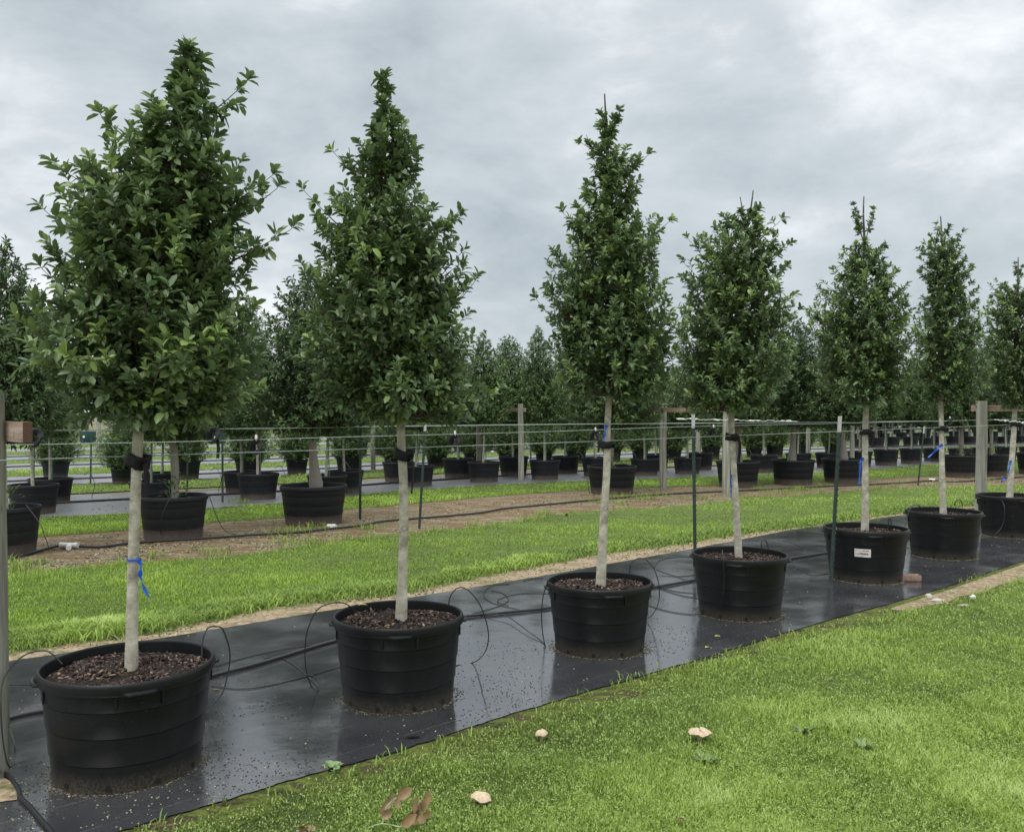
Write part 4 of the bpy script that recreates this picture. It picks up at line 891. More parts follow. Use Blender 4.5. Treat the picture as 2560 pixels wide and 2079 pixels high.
for (x, y, top, lab, w_) in ((246, 1130, 1.95, 'far slim timber post standing between two potted shrubs at the left', .17), (933, 1174, 1.35, 'short timber post left of the second front trunk', .15), (2021, 1160, 1.62, 'timber post half hidden behind the thick wrapped trunk', .14),
                             (2130, 1168, 1.55, 'greenish timber post behind the sticker pot trunk', .14), (1745, 1150, 1.75, 'pale timber post far behind the left studded post', .16), (1337, 1120, 1.8, 'pale far timber post right of the paired posts with pale crossarm', .2)):
    frame(lab, gp(x, y), top, None, 0, w_, None, int(x))
def tpost(label, base, top, silver=True, w_=.036):
    root = empty('steel_post', base, label, 'steel post', 'studded steel posts'); tp = Vector(top) - Vector(base); zt = tp.z
    sh = Matrix(((1, 0, tp.x / zt), (0, 1, tp.y / zt), (0, 0, 1)))
    mb = MB(); z1 = zt - (.16 if silver else 0)
    def sb(m_, c, d):
        b0 = len(m_.v); m_.box(c, d)
        for i in range(b0, len(m_.v)): m_.v[i] = tuple(sh @ Vector(m_.v[i]))
    sb(mb, (0, 0, z1 / 2), (w_, .004, z1)); sb(mb, (0, .016, z1 / 2), (.005, .028, z1)); z = .12
    while z < z1: sb(mb, (w_ / 2 + .0, -.005, z), (.010, .012, .014)); z += .054
    mb.build('shaft', [M['steel_green']], root)
    if silver:
        c_ = MB(); sb(c_, (0, 0, z1 + .08), (w_ * 1.05, .006, .16)); sb(c_, (0, .016, z1 + .08), (.007, .03, .16)); c_.build('bare_top', [M['steel_top']], root)
    return root
def tp_px(lab, xb, yb, xt, yt, silver=True, w_=.036):
    b_ = gp(xb, yb); return tpost(lab, b_, at(xt, yt, b_.y), silver, w_)
tp_px('dark studded steel post with bare top behind the fourth front pot, leaning slightly', 1738, 1410, 1733, 1034)
tp_px('leaning studded steel post with bare top just in front of the sticker pot', 2078, 1457, 2100, 1040)
tp_px('studded steel post leaning on the dirt right of the second front trunk', 1048, 1321, 1064, 1050)
tp_px('dark steel post on the dirt left of the second front trunk', 900, 1297, 901, 1060, False, .04)
tp_px('leaning steel post on the dirt between the last two front trunks', 2295, 1213, 2311, 1066)
tp_px('steel post at the edge of the second cloth left of the cloth-wrapped tree', 556, 1256, 556, 1075, False, .04)
tp_px('thin steel post right of the nearest tree trunk, before a shrub', 468, 1219, 469, 1031, True, .04)
tp_px('thin steel post between the two left shrubs', 226, 1209, 228, 1084, False, .04)
tp_px('dark steel post far behind, between the paired timber posts', 1327, 1168, 1327, 1060, False, .04)

# ------------------------------------------------------------------ wires
def wire(pts, r_, label, mt='wire', name='wire', cat='wire', group='wires along the rows'):
    mb = MB(); mb.tube(smooth_path(pts, 4), r_, 6); return tag(mb.build(name, [M[mt]]), label, cat, group)
def depth_on(x, p0):       # depth of the pixel column on the row line through p0
    k = (x - CX) / F; return (p0.x * DR.y - p0.y * DR.x) / (k * DR.y - DR.x)
PF = Vector((FRONT[2]['base'].x, FRONT[2]['base'].y, 0)); PA = at(2529, 1338, front_xy[6][0].y)
fx = [-200] + [t['b'][0] for t in FRONT] + [2700]; fy = [3.75] + [t['base'].y for t in FRONT] + [14.4]
yA = lambda x: float(np.interp(x, fx, fy))
wire([at(x, y, yA(x)) for x, y in ((-150, 1154), (15, 1150), (450, 1136), (900, 1122), (1350, 1108), (1750, 1092), (2150, 1076), (2560, 1060), (2700, 1055))], .0032, 'lowest pale wire, running across the front trunks')
T1 = gp(1738, 1410); pb = [(-200, 1118), (15, 1112), (450, 1104), (900, 1091), (1325, 1080), (1725, 1066), (2130, 1057), (2600, 1046)]
wire([at(x, y, depth_on(x, T1) * 1.0) for x, y in pb], .0032, 'second wire up, behind the front trunks and carrying loose straps')
def rowwire(rows, h_, dx, lab, r_=.005):
    pts = [gp(x, y) + Vector((dx * .7, -dx * .7, h_)) for x, y in rows]; wire(pts, r_, lab)
r2l = [(x, HY + (1385 - HY) * float(g(x))) for x in range(-200, 2800, 300)]
rowwire(r2l, 1.47, -.3, 'thin wire strung above the pots on the dirt strip, nearer one')
rowwire(r2l, 1.47, .9 - 1.8, 'thin wire strung above the pots on the dirt strip, farther one')
r3l = [(x, HY + (1268 - HY) * float(g(x))) for x in range(-200, 2800, 300)]
rowwire(r3l, 1.48, 0, 'faint wire over the second ground cloth, lower one', .006); rowwire(r3l, 1.60, -.8, 'faint wire over the second ground cloth, upper one', .006)
r4l = [(x, HY + (1200 - HY) * float(g(x))) for x in range(-200, 2800, 300)]
rowwire(r4l, 1.55, 0, 'faintest far wire above the shrub row', .007)
# twine lashed along one wire between the two studded posts
mb = MB(); r_ = random.Random(3)
pts = [at(1690 + i * 6.2, 1047 + (i * .12) + r_.uniform(-1.5, 1.5), 17.5) for i in range(50)]
mb.tube(pts, [.006 + .012 * (r_.random() > .85) for _ in pts], 5); tag(mb.build('twine', [M['white']]), 'knotted white twine wound along a wire beside the timber pair', 'twine')
mb = MB(); pts = [at(2485 + i * 4, 1048 + i * .45 + r_.uniform(-2, 2), 12) for i in range(22)]
mb.tube(pts, [.006 + .012 * (r_.random() > .75) for _ in pts], 5); tag(mb.build('twine', [M['white']]), 'tangled white twine beside the big right timber post', 'twine')
# strange: irrigation main line and laterals
def tube_px(name, pts, r_, label, cat, z=None, mt='tube', k=6, group=None, n=6):
    P = []
    for q in pts:
        if len(q) == 2: P.append(gp(q[0], q[1], 0) + Vector((0, 0, .008 + r_)))
        else: P.append(at(*q))
    mb = MB(); mb.tube(smooth_path(P, k), r_, n)
    return tag(mb.build(name, [M[mt]], smooth=True), label, cat, group)
tube_px('irrigation_pipe', [(-120, 1842), (9, 1808), (60, 1795), (124, 1783), (330, 1745), (528, 1697), (660, 1662), (846, 1606), (1000, 1578), (1154, 1548), (1260, 1537), (1378, 1524), (1500, 1500), (1628, 1474), (1742, 1453), (1860, 1425), (1972, 1401), (2070, 1385), (2200, 1360), (2400, 1325), (2600, 1295)], .0125, 'thick black irrigation pipe running along the front row of pots', 'pipe', n=12, mt='pipe')
tube_px('irrigation_pipe', [(-60, 1415), (13, 1403), (63, 1391), (105, 1379), (135, 1371), (151, 1369), (189, 1370), (253, 1371), (349, 1360), (505, 1350), (631, 1341), (740, 1335), (821, 1326), (900, 1317), (960, 1306), (1095, 1295), (1200, 1285), (1263, 1274), (1347, 1266), (1461, 1255), (1560, 1246), (1660, 1238), (1912, 1226), (2060, 1218), (2160, 1214), (2270, 1208), (2340, 1203), (2400, 1206), (2600, 1190)], .017, 'weathered black irrigation pipe lying on the bare dirt strip', 'pipe', n=10, mt='pipe')
for i, y0 in enumerate((1262, 1202, 1166, 1141)):
    tube_px('irrigation_pipe', [(x, HY + (y0 - HY) * float(g(x))) for x in range(-200, 2750, 150)], .022, ['black pipe along the second ground cloth among the staked trees', 'black pipe along the cloth under the shrub row', 'distant black pipe on the cloth beyond the shrubs', 'farthest thin black pipe on the background cloths'][i], 'pipe', mt='pipe')
# white tee on the dirt
c = gp(172, 1371); c.z = .028; root = empty('pipe_tee', c, 'white plastic pipe tee on the bare dirt near the left edge', 'pipe fitting')
mb = MB(); mb.tube([(-.078, .03, 0), (.078, -.03, 0)], .022, 14); mb.tube([(-.085, .033, 0), (-.055, .021, 0)], .026, 14); mb.tube([(.055, -.021, 0), (.085, -.033, 0)], .026, 14)
mb.tube([(0, 0, 0), (.02, -.11, -.01)], .02, 12); mb.tube([(.016, -.085, -.008), (.024, -.125, -.011)], .025, 12); mb.build('tee_body', [M['white']], root, smooth=True); root.scale = (1.3, 1.3, 1.3); root.rotation_euler = (0, 0, R(14)); root.location.z = .045
for (x, y, lab) in ((2331, 1203, 'white pipe fitting on the dirt between the last two front trunks'), (830, 1322, 'small pale pipe fitting on the dirt left of the second front trunk'), (1232, 1131, 'white pipe fitting far off between the paired timber posts')):
    c = gp(x, y) + Vector((0, 0, .04)); mb = MB(); mb.tube([(-.07, .03, 0), (.06, -.02, .005)], .03, 10); mb.tube([(.0, 0, 0), (.0, -.05, -.03)], .022, 8)
    tag(mb.build('pipe_fitting', [M['white']], loc=c, smooth=True), lab, 'pipe fitting')

DT = [
 ([(503, 1645, 4.15), (506, 1600, 4.17), (519, 1570, 4.2), (540, 1566, 4.3), (557, 1575, 4.4), (574, 1631, 4.5), (568, 1687, 4.6), (552, 1738, 4.75), (512, 1787)], 'drip tube looping over the right rim of the biggest pot'),
 ([(154, 1660, 4.2), (124, 1631, 4.2), (94, 1627, 4.2), (56, 1640, 4.15), (19, 1677, 4.1), (2, 1715, 4.05), (0, 1771, 4.0), (4, 1841, 3.98), (14, 1902, 3.97), (26, 1918, 4.0), (35, 1888, 4.1), (33, 1850, 4.2), (16, 1811)], 'drip tube looping from the left rim of the biggest pot to the timber post'),
 ([(892, 1532, 5.2), (864, 1509, 5.15), (831, 1507, 5.1), (794, 1523, 5.1), (770, 1570, 5.1), (762, 1621, 5.15), (765, 1677, 5.2), (780, 1720, 5.25), (794, 1731), (800, 1720), (789, 1698), (768, 1690)], 'drip tube looping over the left rim of the second front pot'),
 ([(1121, 1512, 5.5), (1128, 1486, 5.5), (1149, 1468, 5.5), (1177, 1481, 5.5), (1205, 1523, 5.55), (1221, 1584, 5.6), (1212, 1631, 5.65), (1182, 1661), (1135, 1668)], 'drip tube looping over the right rim of the second front pot'),
 ([(1396, 1450, 6.3), (1376, 1444, 6.25), (1359, 1486, 6.25), (1354, 1537, 6.25), (1357, 1584, 6.3), (1363, 1618)], 'thin tube hanging off the left rim of the third front pot'),
 ([(1200, 1540), (1243, 1535, 7.3), (1271, 1542, 7.2), (1322, 1579, 6.75), (1355, 1607), (1364, 1620)], 'tube running across the cloth to the left of the third front pot'),
 ([(1574, 1442, 6.6), (1579, 1406, 6.6), (1605, 1395, 6.6), (1631, 1415, 6.65), (1647, 1458, 6.75), (1647, 1504, 6.9), (1631, 1537, 7.1), (1614, 1551)], 'drip tube looping over the right rim of the third front pot'),
 ([(1308, 1455), (1330, 1449), (1357, 1447)], 'short tube end lying behind the left side of the third front pot'),
 ([(1273, 1462), (1229, 1467), (1209, 1486), (1229, 1509), (1303, 1528)], 'curled loose tube on the cloth, left of the third front pot'),
 ([(1229, 1479), (1257, 1486), (1271, 1500), (1257, 1514), (1215, 1528), (1182, 1537)], 'hooked loose tube end beside the thick pipe right of the second pot'),
 ([(1376, 1486), (1308, 1486), (1261, 1495), (1243, 1507), (1271, 1516)], 'loose tube curling out from behind the third front pot'),
 ([(538, 1670), (608, 1649), (702, 1628), (814, 1611)], 'thin tube alongside the thick pipe between the first two front pots'),
 ([(528, 1719), (608, 1727), (702, 1712), (795, 1687), (854, 1670)], 'thin tube sagging in front of the pipe between the first two front pots'),
 ([(659, 1649), (702, 1649), (748, 1677), (795, 1722)], 'thin tube crossing the thick pipe between the first two front pots'),
 ([(0, 1716), (60, 1715), (120, 1722)], 'thin tube on the cloth left of the biggest pot'),
 ([(1621, 1516), (1677, 1532), (1747, 1539), (1794, 1525)], 'thin tube sagging across the cloth in front of the fourth front pot'),
 ([(1630, 1465), (1691, 1481), (1749, 1486)], 'upper thin tube between the third and fourth front pots'),
 ([(1649, 1474), (1700, 1490), (1752, 1499)], 'lower thin tube between the third and fourth front pots'),
 ([(1653, 1441), (1700, 1443), (1742, 1439)], 'straight thin tube left of the fourth front pot'),
 ([(1635, 1420), (1653, 1401), (1690, 1395), (1733, 1394)], 'thin tube curling behind the left studded post'),
 ([(1642, 1427), (1680, 1440), (1719, 1453), (1742, 1458)], 'thin tube slanting right from the third front pot'),
 ([(1904, 1385, 7.6), (1904, 1357, 7.6), (1911, 1348, 7.62), (1918, 1357, 7.65), (1921, 1372, 7.7)], 'small drip loop standing in the soil of the fourth front pot'),
 ([(1806, 1375, 7.25), (1808, 1392, 7.07), (1811, 1444, 7.09), (1809, 1488, 7.12)], 'thin tube hanging down the front of the fourth front pot'),
 ([(1972, 1441), (1990, 1424), (2000, 1425), (2028, 1439), (2072, 1437)], 'tangled tube between the fourth pot and the sticker pot'),
 ([(1944, 1352), (1975, 1358), (2004, 1369), (2067, 1383)], 'tube lying across the cloth behind the sticker pot'),
 ([(1976, 1376), (2020, 1368), (2070, 1366)], 'straight tube on the cloth left of the sticker pot'),
 ([(2222, 1322, 9.2), (2222, 1297, 9.2), (2228, 1300, 9.2), (2229, 1325, 9.2)], 'small drip loop standing in the sticker pot'),
 ([(2305, 1268, 10.4), (2290, 1261, 10.3), (2276, 1272, 10.2), (2268, 1295, 10.15), (2262, 1318, 10.1)], 'tube looping over the left rim of the second pot from the right'),
 ([(2386, 1263, 10.5), (2392, 1250, 10.5), (2402, 1250, 10.6), (2407, 1266, 10.6)], 'small drip loop in the second front pot from the right'),
 ([(2505, 1250, 11.9), (2512, 1270, 11.8), (2508, 1310, 11.8), (2490, 1335, 11.8), (2470, 1347)], 'tube curving down the left side of the right-edge pot'),
 ([(2080, 1345), (2160, 1310), (2262, 1330)], 'thin tube on the cloth behind the sticker pot'),
 ([(65, 1262, 10.5), (100, 1310, 10.2), (115, 1350, 10.3), (130, 1376), (190, 1374)], 'thin tube trailing from the left-edge pot down to the dirt pipe'),
 ([(430, 1235, 11.5), (410, 1275, 11.4), (400, 1320, 11.5), (408, 1348)], 'thin tube hanging down the pot behind the nearest trunk'),
 ([(523, 1240, 12.5), (545, 1300, 12.4), (565, 1328, 12.4), (590, 1338)], 'thin tube slanting to the dirt right of the suckered pot'),
 ([(1478, 1165, 18.2), (1471, 1172, 18.1), (1470, 1205, 18.1), (1474, 1235, 18.2)], 'drip tube over the left rim of the pot behind the bare-tipped tree'),
 ([(1590, 1185, 19), (1610, 1215, 18.8), (1640, 1232, 18.8), (1670, 1240)], 'thin tube slanting to the dirt beside the left paired timber post'),
]
for pts, lab in DT: tube_px('drip_tube', pts, .0036 if len(pts[0]) == 2 or pts[0][2] < 8 else .005, lab, 'drip tube', group='thin black drip tubes')
for i in range(16):
    x = 230 + i * 150 + rnd.uniform(-30, 30); y = HY + (1250 - HY) * float(g(x)); d_ = F * H / (y - HY)
    tube_px('drip_tube', [(x, y - 50 * 20 / d_, d_ * 1.01), (x + 14, y - 56 * 20 / d_, d_), (x + 26, y - 30 * 20 / d_, d_ * .99), (x + 20, y + 2), (x + 45, y + 6)], .006, 'arching drip tube, %s from the left among the staked pots' % ORD[i], 'drip tube', group='drip tubes of the second cloth')

# ------------------------------------------------------------------ straps on the trunks
def strap(c, rx, ry, h_, label, tail=None, tilt=0.0, seed=0):
    root = empty('tree_strap', c, label, 'strap', 'black tree straps'); r = random.Random(seed); mb = MB(); n = 28
    rot = Matrix.Rotation(tilt, 3, 'Y')
    for j, z in enumerate((-.5, -.15, .2, .5)):
        for i in range(n):
            a = 2 * math.pi * i / n; k = 1 + .05 * math.sin(3 * a + seed) + .03 * math.sin(j * 2 + a * 5)
            mb.v.append(tuple(rot @ Vector((rx * k * math.cos(a), ry * k * math.sin(a), h_ * (z + .12 * math.sin(2 * a + seed))))))
    for j in range(3):
        for i in range(n): mb.f.append((j * n + i, j * n + (i + 1) % n, (j + 1) * n + (i + 1) % n, (j + 1) * n + i)); mb.m.append(0)
    b_ = mb.build('band', [M['strap']], root, smooth=True); md = b_.modifiers.new('s', 'SOLIDIFY'); md.thickness = .006
    k = MB(); k.tube([(rx * .2, -ry, -h_ * .6), (rx * .5, -ry * 1.25, -h_ * .1), (rx * .95, -ry * .8, h_ * .1), (rx * .9, -ry * .6, -h_ * .5)], [.012, .017, .015, .009], 6, flat=.6); k.build('buckle', [M['strap']], root, smooth=True)
    if tail:
        t_ = MB(); t_.tube(smooth_path([Vector(q) for q in tail], 4), .013, 6, flat=.25); t_.build('tail', [M['strap']], root, smooth=True)
for i, (x, y, rx, h_, tl) in enumerate(((343, 1152, .060, .062, .13), (1008, 1136, .060, .060, .19), (1515, 1110, .056, .05, .07), (1829, 1092, .055, .055, .17), (2164, 1080, .06, .055, .1), (2352, 1071, .065, .055, .05), (2539, 1061, .07, .055, .2))):
    Yd = FRONT[i]['base'].y; c = at(x, y, Yd)
    tail = [(rx * .8, -.04, -.01), (rx * 1.05, -.045, -.05), (rx * 1.08, -.04, -tl * .6), (rx * .9, -.035, -tl - .04)] if tl > .08 else None
    strap(c, rx, .046, h_, ['black strap on the nearest trunk', 'black strap with hanging tail on the second front trunk', 'black strap just below blue tape on the third front trunk', 'black strap with curled tail on the fourth front trunk', 'black strap on the trunk of the sticker pot', 'black strap on the second front trunk from the right', 'black strap on the trunk at the right edge'][i], tail, [.2, .16, .1, .12, .15, -.05, .1][i], i)
# idle straps hanging from the rear wire
for i, (x, y, lab) in enumerate(((88, 1095, 'idle black strap ring hanging from a wire left of the nearest trunk'), (533, 1088, 'idle black strap with long tail hanging between the first two front trees'), (640, 1117, 'idle black strap hanging below a white clip left of the cloth-wrapped tree'), (1137, 1102, 'idle black strap hanging below a white clip right of the second trunk'), (1488, 1090, 'idle black strap hanging just left of the third front trunk'), (1783, 1080, 'idle black strap hanging between the paired timber posts'), (2374, 1054, 'idle black strap right of the second front trunk from the right'))):
    d_ = depth_on(x, T1); c = at(x, y, d_); root = empty('tree_strap', c, lab, 'strap', 'idle straps on the wire')
    mb = MB(); pts = [(.030 * math.cos(a), .012 * math.sin(a * 2), .042 * math.sin(a)) for a in [j * 2 * math.pi / 16 for j in range(17)]]
    mb.tube(pts, .021, 8, flat=.55); mb.build('band', [M['strap']], root, smooth=True)
    if i in (1, 4): t_ = MB(); t_.tube([(.03, 0, -.03), (.035, 0, -.09), (.03, 0, -.16)], .012, 5, flat=.3); t_.build('tail', [M['strap']], root)
    if i > 1: t_ = MB(); t_.tube([(0, 0, .04), (.004, -.01, .06), (0.002, 0, .085)], .009, 6); t_.build('clip', [M['white']], root)
# ------------------------------------------------------------------ blue tape
def ribbon(pts, Yd, wid, label, band=None):
    root = empty('blue_tape', at(pts[0][0], pts[0][1], Yd), label, 'tape', 'blue tape on the trunks'); o = root.location
    mb = MB(); P = smooth_path([at(x, y, Yd) - o for x, y in pts], 5); n = len(P)
    for i, p_ in enumerate(P):
        d = (P[min(i + 1, n - 1)] - P[max(i - 1, 0)]).normalized(); s_ = Vector((d.z, 0, -d.x)); w_ = wid * (1 - .5 * i / n) * (.8 + .3 * math.sin(i * .9))
        mb.v += [tuple(p_ - s_ * w_ / 2 + Vector((0, .006 * math.sin(i * .8), 0))), tuple(p_ + s_ * w_ / 2 + Vector((0, -.006 * math.sin(i * .8 + 1), 0)))]
    for i in range(n - 1): mb.f.append((2 * i, 2 * i + 1, 2 * i + 3, 2 * i + 2)); mb.m.append(0)
    a = mb.build('streamer', [M['blue']], root); md = a.modifiers.new('s', 'SOLIDIFY'); md.thickness = .001
    if band:
        bx, by, r_, h_ = band; c = at(bx, by, Yd + .055) - o; m_ = MB(); m_.lathe([(r_, -h_ / 2), (r_ * 1.03, 0), (r_, h_ / 2)], 20, loc=tuple(c)); m_.build('band', [M['blue']], root, smooth=True)
yy = [t['base'].y for t in FRONT]
ribbon([(345, 1398), (351, 1415), (350, 1440), (358, 1465), (371, 1494)], yy[0] - .055, .020, 'blue tape with long streamer on the nearest trunk', (334, 1398, .0315, .010))
ribbon([(1517, 1062), (1513, 1075), (1511, 1090), (1507, 1103)], yy[2] - .05, .022, 'blue tape just above the strap on the third front trunk', (1521, 1062, .0235, .006))
ribbon([(1829, 1186), (1828, 1200), (1829, 1225), (1827, 1246)], yy[3] - .05, .014, 'blue tape band on the fourth front trunk', (1836, 1186, .0235, .012))
ribbon([(2160, 1146), (2152, 1152), (2150, 1180), (2148, 1211)], yy[4] - .05, .030, 'blue tape with drooping streamer on the sticker pot trunk', (2165, 1146, .026, .010))
ribbon([(2158, 1148), (2152, 1153), (2147, 1160)], yy[4] - .06, .026, 'short blue tape knot end on the sticker pot trunk')
ribbon([(2357, 1111), (2347, 1119), (2335, 1130), (2320, 1144)], yy[5] - .05, .036, 'blue tape blowing left from the second front trunk from the right', (2356, 1111, .027, .010))
ribbon([(2528, 1150), (2524, 1165), (2520, 1182)], yy[6] - .05, .036, 'blue tape hanging beside the trunk at the right edge')
ribbon([(2515, 1192), (2509, 1198), (2503, 1205)], yy[6] - .05, .040, 'loose lower end of blue tape near the right edge trunk')

# ------------------------------------------------------------------ small things
bk = gp(2281, 1455); mb = MB(); b_ = bmesh.new(); bmesh.ops.create_cube(b_, size=1); bmesh.ops.scale(b_, vec=(.20, .095, .062), verts=b_.verts)
bmesh.ops.bevel(b_, geom=b_.edges[:], offset=.008, segments=2, affect='EDGES'); bmesh.ops.subdivide_edges(b_, edges=b_.edges[:], cuts=2)
for v in b_.verts: v.co += Vector((rnd.uniform(-1, 1), rnd.uniform(-1, 1), rnd.uniform(-1, 1))) * .0013
me = bpy.data.meshes.new('brick'); b_.to_mesh(me); b_.free(); o = link('brick', me, M['brick'], loc=bk + Vector((0, .05, .037))); o.rotation_euler = (0, 0, R(-3)); tag(o, 'worn reddish brick lying against the sticker pot', 'brick')
def mushroom(px, py, r_, label, tilt=(0, 0), h_=.055, split=False):
    c = gp(px, py); root = empty('mushroom', c, label, 'mushroom', 'pale mushrooms in the lawn'); mb = MB(); n = 30; rr = random.Random(int(px))
    prof = [(0.02, .010), (.3, .013), (.6, .010), (.85, .004), (1.0, -.004), (.97, -.008), (.6, -.002), (.15, .0)]
    rot = Matrix.Rotation(tilt[0], 3, 'X') @ Matrix.Rotation(tilt[1], 3, 'Y')
    for (q, z) in prof:
        for j in range(n):
            a = 2 * math.pi * j / n; k = 1 + .05 * math.sin(5 * a + px) + .04 * math.sin(11 * a) + rr.uniform(-.02, .02)
            zz = z + (.006 * math.sin(4 * a + px) + rr.uniform(-.001, .001)) * q * .5
            if split and abs(math.cos(a)) < .12: zz -= .010 * (1 - q * .3); k *= .86
            mb.v.append(tuple(rot @ Vector((q * r_ * k * math.cos(a), q * r_ * k * math.sin(a), zz)) + Vector((0, 0, h_))))
    for i in range(len(prof) - 1):
        for j in range(n): mb.f.append((i * n + j, i * n + (j + 1) % n, (i + 1) * n + (j + 1) % n, (i + 1) * n + j)); mb.m.append(0)
    mb.f.append(tuple(range(n))); mb.m.append(0)
    mb.build('cap', [M['mush']], root, smooth=True)
    s_ = MB(); s_.tube([(0, 0, -.01), (0.003, 0, h_)], [.010, .008], 8); s_.build('stalk', [M['mush']], root, smooth=True)
mushroom(1750, 1858, .058, 'wide pale mushroom with a split cap, the largest on the lawn', (-.03, 0), .062, True)
mushroom(1204, 2012, .045, 'tilted pale mushroom right of the withered sprig', (.02, .18), .036)
mushroom(1354, 1848, .033, 'small crinkled pale mushroom nearest the cloth edge', (.05, -.1), .034)
# stones and rubbish on the verge
def stone(px, py, sx, sy, sz, label, mt='rock'):
    b_ = bmesh.new(); bmesh.ops.create_icosphere(b_, subdivisions=2, radius=1); rr = random.Random(int(px))
    for v in b_.verts: v.co = Vector((v.co.x * sx, v.co.y * sy, v.co.z * sz)) * rr.uniform(.78, 1.12)
    me = bpy.data.meshes.new('stone'); b_.to_mesh(me); b_.free(); o = link('stone', me, M[mt], loc=gp(px, py) + Vector((0, 0, sz * .5)), smooth=False); tag(o, label, 'stone', 'stones on the verge')
stone(2322, 1497, .035, .03, .035, 'pale jagged stone on the cloth edge below the brick')
stone(2345, 1503, .06, .03, .018, 'flat pale stone right of the jagged stone')
stone(2433, 1497, .03, .025, .028, 'white stone in the grass near the right edge', 'white')
stone(2410, 1514, .06, .02, .010, 'thin flat pale stone sunk in the grass')
stone(905, 1761, .011, .01, .012, 'tiny white pebble at the foot of the second front pot', 'white')
stone(1498, 1641, .018, .016, .02, 'small tan pebble at the foot of the third front pot')
# fallen leaves
def fallen(px, py, L_, a_, label, mt='yellow', z=.012):
    me = leaf_mesh('fallen_leaf', np.array([[0, 0, 0.]]), np.array([[math.cos(a_), math.sin(a_), .05]]), np.array([[0, 0, 1.]]), np.array([L_]), np.array([L_ * .4]), np.array([.5]))
    tag(link('fallen_leaf', me, M[mt], loc=gp(px, py) + Vector((0, 0, z))), label, 'leaf', 'fallen leaves')
fallen(1785, 1594, .075, .3, 'narrow yellow leaf on the cloth below the fourth front pot'); fallen(1762, 1623, .07, .6, 'yellow leaf on the cloth near the lawn edge')
fallen(1012, 1849, .085, .1, 'dark curled leaf on the cloth below the second front pot', 'tube')
fallen(1690, 2074, .05, .2, 'brown leaf in the grass at the bottom edge', 'deadleaf', .04); fallen(2395, 1940 - 0, .03, 1.0, 'small yellow leaf in the right lawn', 'yellow', .045)
fallen(530, 1731, .05, .4, 'tan leaf on the cloth right of the biggest pot', 'deadleaf'); fallen(884, 1512, .06, .3, 'yellow leaf on the mulch of the second front pot', 'yellow', .50)
bpy.data.objects['fallen_leaf.006'].location = at(893, 1514, 5.15)
# withered sprig lying in the grass
root = empty('withered_sprig', gp(1010, 2075), 'withered sprig with curled brown leaves lying in the foreground grass', 'sprig'); o = root.location
def sprig(stem, leaves):
    mb = MB()
    for s_ in stem: mb.tube(smooth_path([Vector(at(*q)) - o for q in s_], 4), .0028, 5)
    mb.build('stem', [M['stem']], root)
    P = []; D = []; Nn = []; LL = []; WW = []
    for (x0, y0, x1, y1, wd, Yd) in leaves:
        a = Vector(at(x0, y0, Yd)) - o; b_ = Vector(at(x1, y1, Yd + rnd.uniform(-.03, .03))) - o
        m_ = leaf_mesh('leaf', np.array([tuple(a)]), np.array([tuple(b_ - a)]), np.array([(rnd.uniform(-.3, .3), -1., .5)]), np.array([(b_ - a).length]), np.array([wd * 1.35]), np.array([.5])); link('leaf', m_, M['deadleaf'], root)
sprig([[(905, 2079, 3.60), (950, 2060, 3.58), (1000, 2068, 3.55)], [(955, 2060, 3.58), (965, 2020, 3.6), (990, 1995, 3.6)], [(1000, 2068, 3.55), (1030, 2040, 3.58), (1050, 2000, 3.6)]],
      [(992, 1998, 1028, 1971, .035, 3.55), (984, 2016, 1001, 2006, .03, 3.52), (950, 2045, 975, 2002, .03, 3.6), (952, 2042, 980, 2030, .03, 3.55), (1002, 2069, 1038, 2038, .032, 3.5), (1035, 2040, 1042, 1988, .02, 3.56), (1045, 2035, 1078, 1985, .028, 3.6), (1042, 2050, 1065, 2048, .026, 3.5), (1050, 2030, 1080, 1970, .016, 3.62), (1020, 2060, 1055, 2025, .04, 3.58), (975, 2000, 1000, 1992, .02, 3.6), (960, 2030, 985, 1985, .025, 3.62), (1055, 2045, 1078, 2030, .02, 3.55), (1030, 2055, 1048, 2010, .03, 3.57)])
root = empty('withered_sprig', gp(765, 2079), 'small dark withered sprig at the bottom edge left of the larger one', 'sprig'); o = root.location
sprig([[(740, 2078, 3.58), (790, 2079, 3.56)]], [(742, 2067, 765, 2079, .02, 3.55), (770, 2079, 774, 2062, .016, 3.55), (778, 2079, 786, 2066, .014, 3.55), (755, 2072, 772, 2079, .02, 3.54)])
# broadleaf weeds
def weed(px, py, n, L_, label, mt='weed', up=.5, wr=.28):
    c = gp(px, py); root_ = c; rr = random.Random(int(px + py)); P = []; D = []; 
    for i in range(n):
        a = i * 2.4 + rr.uniform(-.3, .3); P.append((0, 0, .005)); D.append((math.cos(a), math.sin(a), up + rr.uniform(0, .5)))
    me = leaf_mesh('weed', np.array(P), np.array(D), np.tile([0, 0, 1.], (n, 1)), L_ * np.array([rr.uniform(.7, 1.1) for _ in range(n)]), L_ * wr * np.ones(n), np.full(n, .5))
    tag(link('weed', me, M[mt], loc=c), label, 'weed', 'broadleaf weeds')
weed(1765, 1912, 9, .09, 'bright leafy weed just below the largest mushroom'); weed(2012, 1838, 8, .08, 'broad-leaved weed in the middle of the lawn'); weed(2160, 1880, 7, .085, 'pale upright weed right of centre in the lawn', 'weed_pale', .8)
weed(830, 1925, 8, .055, 'small pale round-leaved weed at the cloth edge by the sprig', 'weed_pale', .4, .7); weed(840, 1940, 6, .05, 'tiny pale weed stem beside the round-leaved weed', 'weed_pale', 1.4, .4)
weed(1840, 1920, 5, .05, 'tiny white-stemmed weed right of the largest mushroom', 'weed_pale', .4)
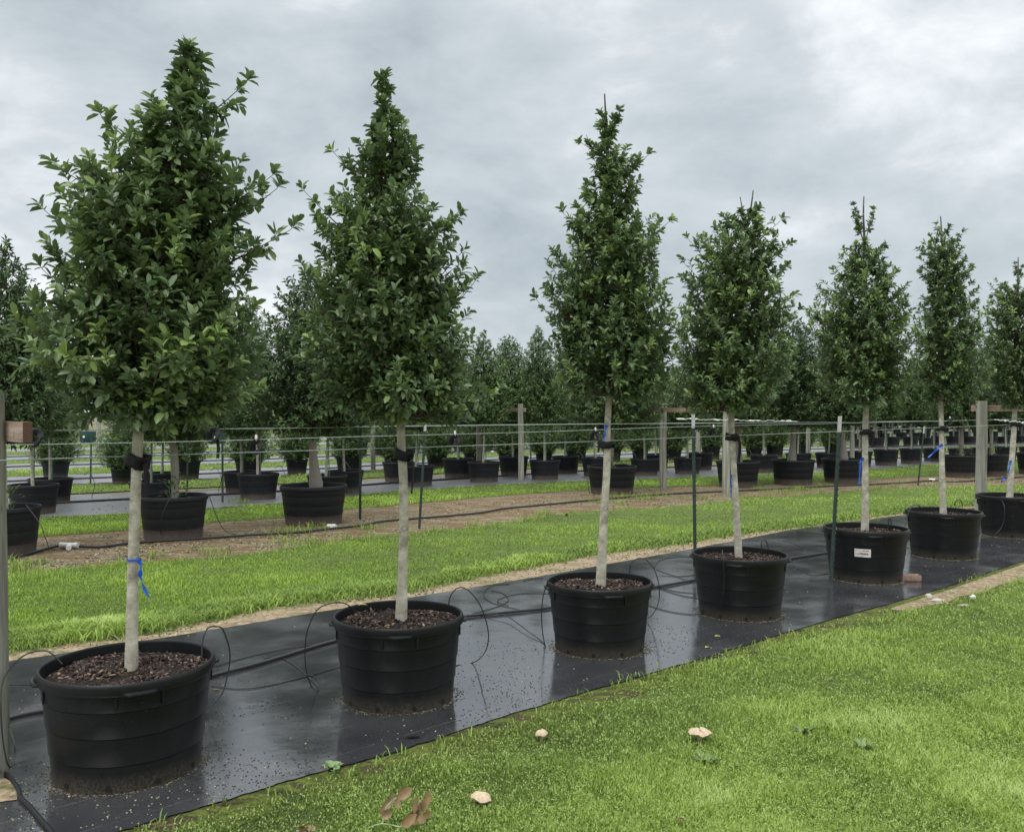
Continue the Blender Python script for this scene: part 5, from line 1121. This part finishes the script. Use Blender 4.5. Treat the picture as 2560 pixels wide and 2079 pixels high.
pts = [gp(x, y) for x, y in ((2225, 1522), (2300, 1497), (2355, 1480), (2449, 1448), (2560, 1410), (2760, 1338), (2760, 1372), (2640, 1420), (2560, 1448), (2500, 1462), (2460, 1482), (2400, 1490), (2370, 1506), (2310, 1516), (2270, 1530))]
mb = MB(); mb.v = [(p.x, p.y, .001) for p in pts]; mb.f = [tuple(range(len(pts)))[::-1]]; mb.m = [0]; tag(mb.build('sandy_verge', [M['sand']]), kind='structure')
# torn end of the cloth by the left post
pts = [gp(x, y) for x, y in ((-80, 1965), (8, 1950), (30, 1962), (42, 1985), (40, 2005), (0, 2010), (-80, 2020))]
mb = MB(); mb.v = [(p.x, p.y, .010) for p in pts]; mb.f = [tuple(range(len(pts)))[::-1]]; mb.m = [0]; tag(mb.build('bare_soil_patch', [M['sand']]), kind='structure')
tube_px('cloth_hem', [(-60, 1938), (8, 1944), (30, 1962), (44, 1985), (50, 2005), (75, 2030), (100, 2060), (125, 2090), (160, 2140)], .010, 'folded dark hem of ground cloth at the bottom left corner', 'cloth hem', mt='strap', n=8)
# green fabric pots far left
def bag(px, py, lab):
    c = gp(px, py); root_ = empty('fabric_pot', c, lab, 'fabric pot', 'green fabric pots'); mb = MB(); mb.lathe([(.36, 0), (.42, .1), (.44, .45), (.42, .62), (.38, .60), (.01, .56)], 20, wob=lambda a, z: 1 + .03 * math.sin(5 * a + px)); mb.build('bag', [M['greenbag']], root_, smooth=True)
    m_ = MB(); m_.lathe([(.0005, 0), (.07, .001)], 14); l = m_.build('emblem', [M['white']], root_); l.rotation_euler = (R(90), 0, 0); l.location = (0.0, -.455, .34)
    for q in range(3): m2 = MB(); m2.tube([(q * .05 - .05, 0, .5), (q * .06 - .06, 0, 1.5)], .025, 6); m2.build('stem', [M['bark2']], root_)
bag(219, 1106, 'dark green fabric pot with round white emblem left of the far timber post'); bag(62, 1106, 'dark green fabric pot with white emblem behind the left crossarm end'); bag(545, 1108, 'dark green fabric pot far behind the hanging strap'); bag(380, 1106, 'dark green fabric pot far behind the nearest trunk')
bag(780, 1104, 'dark green fabric pot far behind the cloth-wrapped tree')
